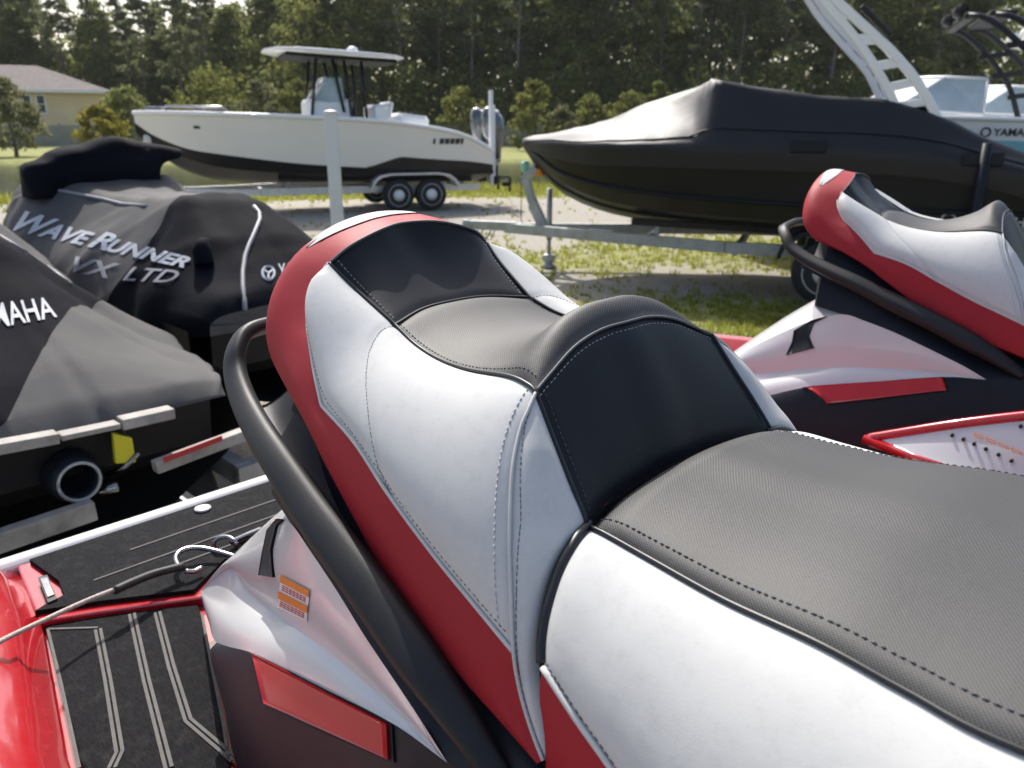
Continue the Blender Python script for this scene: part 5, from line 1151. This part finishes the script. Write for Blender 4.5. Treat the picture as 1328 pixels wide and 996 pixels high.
# its trailer
tw = empty('boat_trailer', (-7.45, 16.8, 0), AX, 'aluminium tandem axle trailer under the white center console boat', 'trailer')
mb = MB()
for k in (-1, 1): mb.bar((2.2, k * .78, .46), (6.9, k * .85, .46), .09, .14); mb.bar((2.2, k * .78, .46), (-.6, 0, .46), .08, .12)
for x in (2.3, 4.0, 5.3, 6.8): mb.bar((x, -.8, .42), (x, .8, .42), .07, .09)
mb.bar((-1.4, 0, .46), (-.4, 0, .46), .1, .12); mb.build('frame', M['alu'], tw)
for k in (-1, 1):
    mb = MB(); mb.bar((2.6, k * .5, .68), (6.8, k * .55, .60), .12, .08); mb.build('bunk', M['rubber'], tw)
    for x in (2.8, 4.8, 6.6):
        mb = MB(); mb.bar((x, k * .52, .44), (x, k * .52, .62), .06, .05, up=(1, 0, 0)); mb.build('bunk_bracket', M['galv'], tw)
    for x in (4.98, 5.70): wheel(tw, x, k * 1.08)
    mb = MB(); fo = [(x_ - .28, z_) for x_, z_ in [(4.66, .50), (4.72, .66), (4.86, .76), (5.1, .80), (6.14, .80), (6.38, .76), (6.52, .66), (6.60, .50), (6.55, .50), (6.47, .63), (6.36, .71), (6.12, .755), (5.12, .755), (4.89, .71), (4.78, .63), (4.71, .50)]]
    n = len(fo); vs = [(x, k * .95, z) for x, z in fo] + [(x, k * 1.24, z) for x, z in fo]
    fs = [(i, (i + 1) % n, (i + 1) % n + n, i + n) for i in range(n)]
    for off in (0, n): fs += [(off + i, off + i + 1, off + n - 2 - i, off + n - 1 - i) for i in range(n // 2 - 1)]
    mb.add(vs, fs); mb.build('fender', M['alu'], tw, bevel=.006)
mb = MB(); mb.bar((-.1, 0, .5), (.15, 0, 1.45), .1, .1, up=(1, 0, 0)); mb.box((.2, 0, 1.5), (.16, .2, .16), bev=.03); mb.build('winch_post', M['alu'], tw)
mb = MB(); mb.tube([(-.7, .14, .02), (-.7, .14, .75)], .035, 10); mb.lathe((-.7, .14, 0), [(.09, 0), (.09, .02), (0, .021)], n=12); mb.build('jack', M['galv'], tw, True)

# ---------------- black boat under its mooring cover
CB = (.15, 10.45); CA = rad(-20)
cb = empty('covered_boat', (CB[0], CB[1], 0), CA, 'black boat under a black mooring cover with a white wakeboard tower', 'boat')
ca, sa = math.cos(CA), math.sin(CA)
def cpx(u, v, y=0., org=CB):
    r = ray(u, v); nx, ny = -sa, ca; t = (org[0] * nx + org[1] * ny + y) / (r[0] * nx + r[1] * ny); P = r * t
    dx, dy = P[0] - org[0], P[1] - org[1]; return np.array([dx * ca + dy * sa, y, P[2] + HC])
keysC = [(0, 1.48, .02, 1.50, .03, 1.52, .04, 1.56), (.25, 1.16, .20, 1.32, .26, 1.42, .40, 1.56), (.7, .86, .55, 1.10, .62, 1.22, .80, 1.55), (1.4, .68, .88, .93, .95, 1.10, 1.08, 1.54), (2.6, .60, 1.06, .84, 1.12, 1.02, 1.22, 1.53), (4.2, .58, 1.12, .80, 1.16, .98, 1.25, 1.50), (5.0, .58, 1.12, .80, 1.16, .97, 1.24, 1.38), (5.7, .58, 1.12, .80, 1.15, .96, 1.22, 1.22), (6.5, .58, 1.12, .80, 1.15, .96, 1.22, 1.16)]
xs = np.r_[np.linspace(0, .6, 8), np.linspace(.75, 6.5, 30)]
Rc = hull_loft(cb, keysC, ['hull_bottom', 'hull_stripe', 'hull_side'], [M['boat_black'], M['boat_brown'], M['boat_black']], xs)
for k in (-1, 1):                            # spray rails along the bottom
    mb = MB(); mb.tube([(x, k * (r[1] * .62), r[0] + (r[2] - r[0]) * .62 - .012) for x, r in zip(xs, Rc) if .3 < x < 6], .018, 5); mb.build('spray_rail', M['boat_brown'], cb, True)
    mb = MB(); mb.tube([(x, k * (r[3] + .01), r[4]) for x, r in zip(xs, Rc) if x > .1], .022, 6); mb.build('rub_rail', M['plastic_dark'], cb, True)
xsC = [0, .12, .45, 1.05, 1.5, 1.9, 2.2, 2.3, 2.4, 2.8, 3.4, 4.0, 4.5, 5.0, 5.6, 6.45]
ridge_z = [1.60, 1.64, 1.68, 1.80, 1.97, 2.08, 2.17, 2.215, 2.20, 2.13, 2.05, 1.99, 1.84, 1.60, 1.40, 1.25]
ridge_w = [.02, .08, .2, .3, .42, .50, .62, .80, 1.02, 1.04, 1.05, 1.05, 1.05, 1.05, 1.05, 1.05]
sectC = []
for x, zr, rw in zip(xsC, ridge_z, ridge_w):
    r = interp_rows(keysC, np.array([x]))[0]; b, z0_ = r[5] + .025, r[6]
    sectC.append([(b * .985, z0_ - .20 * min(1, x + .2)), (b + .005, z0_ - .05), (b, z0_ + .03 + .0), (b * .42 + rw * .58, z0_ + (zr - z0_) * .55), (rw + .012 * min(1, x), z0_ + (zr - z0_) * .93), (rw * .95, zr - (zr - z0_) * .025), (rw * .5, zr - .004), (0, zr)])
gC = wrinkle(cover_grid(xsC, sectC, 57), .012, 9.1, 2.2)
cvr = gridmesh('mooring_cover', gC, M['mooring_black'], cb)
def bvh_c(g): 
    return BVHTree.FromPolygons([tuple(p) for p in g.reshape(-1, 3)], [(i * g.shape[1] + j, (i + 1) * g.shape[1] + j, (i + 1) * g.shape[1] + j + 1, i * g.shape[1] + j + 1) for i in range(g.shape[0] - 1) for j in range(g.shape[1] - 1)])
mb = MB(); mb.tube([gC[i, 6] + np.array([0, -.004, 0]) for i in range(0, 90, 2)], .010, 5); mb.build('hem_rope', M['plastic_dark'], cvr, True)
mb = MB(); mb.lathe(cpx(961, 117), [(.03, -.06), (.05, -.02), (.05, .03), (.02, .07), (0, .075)], n=10); mb.build('bow_light', M['boat_trim'], cb, True)
for u, v in ((1048, 190), (1275, 207)):      # cover pads
    p = cpx(u, v, -1.29); mb = MB(); mb.box(p, (.34, .03, .12), bev=.02); mb.build('cover_patch', M['plastic_dark'], cvr)
# tower
def beam(pts, y, w, th, name, par, mat=None):
    P = curve([cpx(u, v, y) for u, v in pts], 14); mb = MB(); vs, fs = [], []
    for i, p in enumerate(P):
        t = P[min(i + 1, 13)] - P[max(i - 1, 0)]; t /= np.linalg.norm(t); n_ = np.array([t[2], 0, -t[0]])
        for a, b in ((-1, -1), (1, -1), (1, 1), (-1, 1)): vs.append(p + n_ * a * w / 2 + np.array([0, b * th / 2, 0]))
    for i in range(13):
        for k in range(4): a, b = i * 4 + k, i * 4 + (k + 1) % 4; fs.append((a, b, b + 4, a + 4))
    fs += [(3, 2, 1, 0), (52, 53, 54, 55)]
    mb.add(vs, fs); return mb.build(name, mat or M['boat_trim'], par, bevel=.012)
b2 = [(1040, -45), (1068, 0), (1098, 35), (1125, 71), (1153, 118), (1166, 152)]; b3 = [(1052, -45), (1084, 0), (1120, 33), (1153, 64), (1189, 106), (1221, 163)]
tower = beam(b2, -1.0, .075, .07, 'tower_beam', cb); beam(b3, -1.0, .085, .07, 'tower_beam', cb)
for (ua, va, ub, vb, w_) in ((1110, 52, 1140, 50, .10), (1138, 86, 1168, 80, .085), (1155, 113, 1186, 106, .08), (1164, 137, 1204, 132, .07), (1085, 20, 1104, 18, .09), (1074, 5, 1090, 3, .06)):
    a, b = cpx(ua, va, -1.0), cpx(ub, vb, -1.0); mb = MB(); mb.bar(a, b, .05, w_, up=(1, 0, 1)); mb.build('tower_plate', M['boat_trim'], cb, bevel=.008)
f1 = [(1032, -30), (1056, 14), (1090, 55), (1123, 92), (1141, 128), (1156, 158)]; f2 = [(1044, -32), (1068, 14), (1105, 56), (1136, 92), (1152, 128), (1172, 158)]
beam(f1, .95, .07, .07, 'tower_beam', cb); beam(f2, .95, .07, .07, 'tower_beam', cb)
for (ua, va, ub, vb) in ((1092, 58, 1110, 62), (1112, 80, 1128, 82), (1128, 102, 1142, 104), (1138, 122, 1150, 124)):
    a, b = cpx(ua, va, .95), cpx(ub, vb, .95); mb = MB(); mb.bar(a, b, .05, .06, up=(1, 0, 1)); mb.build('tower_plate', M['boat_trim'], cb)
a, b = cpx(1040, -45, -1.0), cpx(1034, -30, .95)
mb = MB(); mb.bar(a, b, .10, .08); mb.build('tower_crossbar', M['boat_trim'], cb, bevel=.012)
mb = MB(); mb.bar(a + np.array([.3, 0, -.05]), b + np.array([.3, 0, -.05]), .07, .05); mb.build('tower_crossbar', M['boat_trim'], cb, bevel=.012)
a = cpx(1130, 26, -1.0); mb = MB(); mb.bar(a + np.array([-.1, 0, .12]), a + np.array([.18, 0, -.14]), .09, .05, up=(1, 0, 1)); mb.build('board_rack', M['plastic_black'], cb, bevel=.01)
a = cpx(1192, 145, -1.04); mb = MB(); mb.box(a + np.array([0, .06, -.03]), (.26, .08, .18), bev=.03); mb.box(a + np.array([0, .9, -.06]), (.26, 1.6, .14), bev=.03); mb.build('cover_tower_sleeve', M['cover_black'], cvr)
# swim platform lettering, mostly hidden by the seat in front
V_, F_ = text_mesh('YAMAHA', 1, 0, .01)
def cside(x, z):
    r = interp_rows(keysC, np.array([x]))[0]; t = np.clip((z - r[2]) / (r[4] - r[2]), 0, 1); return -(r[1] + (r[3] - r[1]) * t + .012)
a, b = cpx(1252, 272, -1.16), cpx(1330, 279, -1.16)
za = .90
side_letters('YAMAHA', a[0], a[0] + .62, za - .05, za + .05, 'hull_lettering', M['print_white'], cb, cside)
mb = MB(); xe = a[0] - .13
mb.tube([(xe + .06 * math.cos(t), cside(xe, za) - .004, za + .06 * math.sin(t)) for t in np.linspace(0, 2 * math.pi, 20)], .010, 5); mb.build('round_emblem', M['print_white'], cb)
# bow eye, strap and its trailer
mb = MB(); p = cpx(738, 232); mb.tube([(p[0] - .02, 0, p[2]), (p[0] - .1, 0, p[2] - .02), (p[0] - .02, 0, p[2] - .06)], .012, 6); mb.build('bow_eye', M['steel'], cb, True)
tc_ = empty('boat_trailer', (CB[0], CB[1], 0), CA, 'galvanised trailer with winch post and jack under the black covered boat', 'trailer')
mb = MB()
for k in (-1, 1): mb.bar((-.25, 0, .50), (2.6, k * .85, .50), .07, .12); mb.bar((2.6, k * .85, .50), (5.6, k * .88, .50), .07, .12)
for x in (1.6, 2.7, 4.2, 5.5): mb.bar((x, -.88 if x > 2.6 else -.55, .46), (x, .88 if x > 2.6 else .55, .46), .06, .08)
mb.bar((-.75, 0, .52), (-.1, 0, .52), .085, .11); fr = mb.build('frame', M['galv'], tc_)
mb = MB(); mb.lathe((-.80, 0, .53), [(.04, -.05), (.055, 0), (.04, .05)], n=10); mb.box((-.72, 0, .53), (.22, .1, .08), bev=.02); mb.tube([(-.72, -.07, .52), (-.75, -.1, .36), (-.68, -.08, .30)], .012, 6); mb.build('coupler', M['galv'], tc_)
for dy in (-.08, .08):
    mb = MB(); mb.tube([(-.6, dy, .48), (-.62, dy * 1.4, .36), (-.5, dy * 1.6, .32), (-.42, dy, .46)], .010, 6); mb.build('safety_chain', M['steel'], tc_, True)
for k in (-1, 1):
    mb = MB(); mb.bar((1.5, k * .5, .70), (5.6, k * .6, .62), .11, .07); mb.build('bunk', M['rubber'], tc_)
    for x in (1.8, 4.9):
        mb = MB(); mb.bar((x, k * .56, .48), (x, k * .56, .66), .05, .05, up=(1, 0, 0)); mb.build('bunk_bracket', M['galv'], tc_)
    wheel(tc_, 3.62, k * 1.10, .33, .22)
    mb = MB(); fo = [(3.14, .46), (3.18, .60), (3.34, .73), (3.62, .77), (3.90, .73), (4.06, .60), (4.10, .46), (4.06, .46), (4.02, .58), (3.87, .69), (3.62, .73), (3.37, .69), (3.22, .58), (3.18, .46)]
    n = len(fo); vs = [(x, k * .97, z) for x, z in fo] + [(x, k * 1.24, z) for x, z in fo]
    fs = [(i, (i + 1) % n, (i + 1) % n + n, i + n) for i in range(n)]
    for off in (0, n): fs += [(off + i, off + i + 1, off + n - 2 - i, off + n - 1 - i) for i in range(n // 2 - 1)]
    mb.add(vs, fs); mb.build('fender', M['plastic_dark'], tc_, bevel=.005)
    p = np.array([4.85, k * 1.30, .5]); mb = MB(); mb.tube([(4.85, k * .88, .5), (4.85, k * 1.30, .48), (4.85, k * 1.32, .6), (4.85, k * 1.32, 1.60)], .045, 10); mb.build('guide_pole', M['plastic_dark'], tc_, True)
mb = MB(); mb.bar((.28, 0, .5), (.12, 0, .82), .10, .12, up=(1, 0, 0)); mb.bar((.12, 0, .82), (.02, 0, 1.12), .09, .10, up=(1, 0, 0)); mb.bar((.0, 0, 1.1), (.16, 0, 1.26), .08, .09, up=(1, 0, 0)); mb.bar((.30, .0, .55), (.13, 0, .9), .05, .05, up=(1, 0, 0)); wp_ = mb.build('winch_post', M['galv'], tc_, bevel=.006)
mb = MB(); mb.lathe((.22, 0, 1.20), [(.035, -.07), (.05, -.05), (.05, .05), (.035, .07)], 'Y', 12); mb.lathe((.34, 0, 1.19), [(.03, -.06), (.045, -.04), (.045, .04), (.03, .06)], 'Y', 12); mb.build('bow_roller', M['orange'], wp_, True)
mb = MB(); mb.box((.02, 0, 1.26), (.10, .12, .14), bev=.03); mb.build('winch_cap', pmat('winch_green', (.25, .55, .45), .4), wp_)
mb = MB(); mb.tube([(-.05, .06, 1.2), (-.06, .06, .62), (-.04, .06, .55)], .006, 5); mb.build('winch_strap', M['rubber'], wp_)
mb = MB(); mb.tube([(.30, .13, .06), (.30, .13, .40)], .026, 10); mb.tube([(.30, .13, .36), (.30, .13, 1.0)], .036, 10); mb.lathe((.30, .13, 0), [(.09, 0), (.10, .02), (.05, .05), (.04, .09), (0, .095)], n=14); mb.box((.30, .13, .12), (.16, .10, .1), bev=.02); mb.build('jack', M['galv'], tc_, True)
mb = MB(); mb.bar((.95, -.33, .566), (1.25, -.42, .566), .06, .01); mb.build('reflector_tape', M['sticker_white'], tc_)
mb = MB(); mb.bar((.75, -.27, .5), (.85, -.30, .5), .076, .06); mb.build('reflector', M['orange'], tc_)

# ---------------- white and blue boat behind it, and one more
def tow_boat(org, rz, label, tower_mat, tname):
    r_ = empty('wake_boat', (org[0], org[1], 0), rz, label, 'boat')
    ks = [(0, 1.5, .02, 1.55, .03, 1.62, .05, 1.92), (.4, 1.1, .3, 1.3, .4, 1.46, .6, 1.92), (1.2, .72, .8, 1.0, .9, 1.26, 1.05, 1.90), (2.6, .62, 1.05, .9, 1.12, 1.2, 1.22, 1.86), (5.6, .6, 1.1, .86, 1.15, 1.15, 1.2, 1.76)]
    xx = np.linspace(0, 5.6, 36); R = hull_loft(r_, ks, ['hull_bottom', 'hull_stripe', 'hull_side'], [M['boat_black'], M['boat_trim'], M['boat_trim']], xx)
    for k in (-1, 1):
        g = []
        for x in np.linspace(.5, 5.55, 26):
            r = interp_rows(ks, np.array([x]))[0]; f0 = .40; f1 = .40 + .22 * min(1, (x - .4) / 2.5)
            g.append([[x, k * (r[3] + (r[5] - r[3]) * q + .008), r[4] + (r[6] - r[4]) * q] for q in np.linspace(f0, f1, 4)])
        gridmesh('blue_stripe', np.array(g), M['boat_blue'], r_, flip=k > 0)
        mb = MB(); mb.tube([(x, k * (r[5] + .005), r[6]) for x, r in zip(xx, R)], .03, 8); mb.build('gunwale', M['boat_trim'], r_, True)
    g = []
    for x, r in zip(xx, R): g.append([[x, r[5] * t, r[6] + .06 * (1 - t * t) * (x < 2.3) - (.4 if x > 2.4 and abs(t) < .8 else 0)] for t in np.linspace(-1, 1, 9)])
    gridmesh('deck', np.array(g), M['boat_trim'], r_)
    # raked windscreen
    wz, pane = 1.93, pmat('screen_' + tname, (.42, .50, .52), .05, spec=.9, vary=(2, .75, 1.1))
    b_ = [(3.5, -1.08, wz - .04), (2.5, -.92, wz + .02), (2.0, -.45, wz + .05), (2.0, .45, wz + .05), (2.5, .92, wz + .02), (3.5, 1.08, wz - .04)]
    t_ = [(3.5, -1.0, wz + .36), (3.05, -.82, wz + .40), (2.75, -.38, wz + .42), (2.75, .38, wz + .42), (3.05, .82, wz + .40), (3.5, 1.0, wz + .36)]
    for i in range(5):
        mb = MB(); mb.add([b_[i], b_[i + 1], t_[i + 1], t_[i]], [(0, 1, 2, 3)]); mb.build('window_pane', pane, r_)
    mb = MB(); mb.tube(t_, .022, 6); mb.tube(b_, .02, 6)
    for a, b in zip(b_, t_): mb.tube([a, b], .016, 6)
    mb.build('window_frame', M['boat_trim'] , r_, True)
    for k in (-1, 1):                        # tower legs raked forward
        for dx, w_ in ((0, .08), (.42, .08)):
            P = curve([(4.3 + dx, k * 1.12, 1.85), (4.1 + dx * .9, k * 1.10, 2.3), (3.75 + dx * .75, k * 1.02, 2.70), (3.4 + dx * .7, k * .92, 2.98), (3.2 + dx * .7, k * .85, 3.03)], 14)
            mb = MB(); mb.tube(P, .036, 8); mb.build('tower_leg', tower_mat, r_, True)
        for t in (.25, .5, .72):
            mb = MB(); a = np.array([4.36 - 1.0 * t, k * (1.12 - .18 * t), 1.85 + 1.13 * t]); mb.bar(a, a + np.array([.38, 0, .05]), .06, .07); mb.build('tower_plate', tower_mat, r_)
    mb = MB(); mb.bar((3.22, -.86, 3.03), (3.22, .86, 3.03), .12, .08); mb.bar((3.58, -.86, 3.05), (3.58, .86, 3.05), .30, .06); mb.build('tower_top', tower_mat, r_, bevel=.02)
    for k in (-.5, .5):
        mb = MB(); mb.tube([(3.14, k - .18, 3.12), (3.14, k + .18, 3.12)], .075, 10); mb.build('tower_speaker', tower_mat, r_, True)
    V_, F_ = text_mesh('YAMAHA', 1, 0, .02)
    def sdf(x, z):
        r = interp_rows(ks, np.array([x]))[0]; t = (z - r[4]) / (r[6] - r[4]); return -(r[3] + (r[5] - r[3]) * t + .012)
    side_letters('YAMAHA', 3.62, 4.12, 1.63, 1.72, 'hull_lettering', M['print_dark'], r_, sdf)
    mb = MB(); mb.tube([(3.54 + .05 * math.cos(t), sdf(3.54, 1.675) - .002, 1.675 + .05 * math.sin(t)) for t in np.linspace(0, 2 * math.pi, 16)], .010, 5); mb.build('round_emblem', M['print_dark'], r_)
    tr = empty('boat_trailer', (org[0], org[1], 0), rz, 'grey trailer under the ' + label.split(' boat')[0] + ' boat', 'trailer')
    mb = MB()
    for k in (-1, 1): mb.bar((1.0, k * .4, .48), (5.3, k * .8, .48), .08, .12)
    mb.bar((-.6, 0, .48), (1.2, 0, .48), .09, .12); mb.bar((1.1, -.45, .48), (1.1, .45, .48), .08, .1); mb.bar((3.4, -.8, .4), (3.4, .8, .4), .08, .08); mb.build('frame', M['galv'], tr)
    for k in (-1, 1):
        mb = MB(); mb.bar((1.3, k * .5, .70), (5.2, k * .55, .64), .11, .08); mb.build('bunk', M['rubber'], tr)
        mb = MB(); mb.bar((4.6, k * .54, .46), (4.6, k * .54, .66), .05, .05, up=(1, 0, 0)); mb.bar((1.8, k * .5, .46), (1.8, k * .5, .68), .05, .05, up=(1, 0, 0)); mb.build('bunk_bracket', M['galv'], tr)
        wheel(tr, 3.4, k * 1.05, .32, .2)
    return r_
pp = np.array([math.sin(-CA), math.cos(CA)]); dd = np.array([math.cos(CA), math.sin(CA)])
og = np.array(CB) + pp * 3.0 + dd * 1.78
tow_boat(og, CA, 'white and pale blue boat with a black tower behind the covered boat', M['plastic_black'], 'a')
og2 = og + pp * 3.1 + dd * 1.35
tow_boat(og2, CA, 'white boat with a white tower behind the boat with the black tower', M['boat_trim'], 'b')
# ---------------- white vinyl post
mb = MB(); pw = G(444, 384); mb.box((0, 0, .93), (.127, .127, 1.86), bev=.006)
po = empty('fence_post', (pw[0], pw[1], 0), rad(8), 'white square vinyl post with a cap standing in the yard', 'post'); mb.build('shaft', M['post_white'], po)
mb = MB(); mb.box((0, 0, 1.875), (.15, .15, .03), bev=.008); mb.add([(-.066, -.066, 1.89), (.066, -.066, 1.89), (.066, .066, 1.89), (-.066, .066, 1.89), (0, 0, 1.905)], [(0, 1, 4), (1, 2, 4), (2, 3, 4), (3, 0, 4)]); mb.build('cap', M['post_white'], po)
# ------------------------------------------------------------ the second red watercraft, beyond ours
ski2 = copy_tree(ski)
for ch in list(ski2.children):               # the far one shows no sticker
    for s_ in list(ch.children):
        if s_.name.startswith('warning_sticker'):
            for x_ in list(s_.children): bpy.data.objects.remove(x_)
            bpy.data.objects.remove(s_)
ski2.location = (1.225, 1.885, 0); ski2.rotation_euler = (0, 0, rad(-45 + 9))
ski2['label'] = 'red and white jet ski parked between the covered boat and a matching jet ski'
f2 = np.array([math.cos(rad(-36)), math.sin(rad(-36))])
ski_trailer((1.225 - 1.1 * f2[0], 1.885 - 1.1 * f2[1], 0), rad(-36), 'galvanised trailer under the red jet ski beside the covered boat')
# ------------------------------------------------------------ tow rope and hook on the stern eye
ZPr = HC - .797
hk = empty('hook_rope', tuple(S2W(PZ(230, 735, ZPr))), 0, 'braided rope with a steel hook clipped to the stern of the red jet ski', 'rope')
inv = np.array(hk.location)
W_ = lambda u, v, z: S2W(PZ(u, v, ZPr + z)) - inv
mb = MB(); mb.tube(curve([W_(-60, 868, .10), W_(0, 832, .075), (W_(60, 803, .06)), W_(110, 780, .05), W_(150, 764, .045), W_(175, 753, .04)], 60), .0042, 8); mb.build('rope', M['rope'], hk, True)
mb = MB(); mb.tube(curve([W_(148, 766, .045), W_(172, 755, .042), W_(200, 744, .036), W_(238, 734, .03)], 20), .0075, 8); mb.build('rope_sleeve', M['rubber'], hk, True)
mb = MB(); mb.tube(curve([W_(232, 736, .03), W_(228, 722, .032), W_(240, 712, .034), W_(262, 711, .03), W_(285, 716, .024), W_(305, 722, .02)], 30), .0048, 8); mb.tube(curve([W_(240, 741, .025), W_(252, 741, .02), W_(262, 736, .02)], 10), .0048, 8); mb.build('hook', M['steel'], hk, True)
mb = MB(); mb.tube(curve([W_(277, 712, .012), W_(280, 700, .03), W_(294, 696, .035), W_(306, 703, .03), W_(306, 712, .012)], 20), .0042, 8); mb.tube(curve([W_(300, 703, .02), W_(320, 694, .012), W_(340, 686, .006)], 12), .006, 6); mb.build('stern_eye', M['steel'], hk, True)
# ------------------------------------------------------------ thing > part > sub-part, no deeper
def depth(o):
    d = 1
    while o.parent: o = o.parent; d += 1
    return d
for o in list(bpy.data.objects):
    while depth(o) > 3: o.parent = o.parent.parent
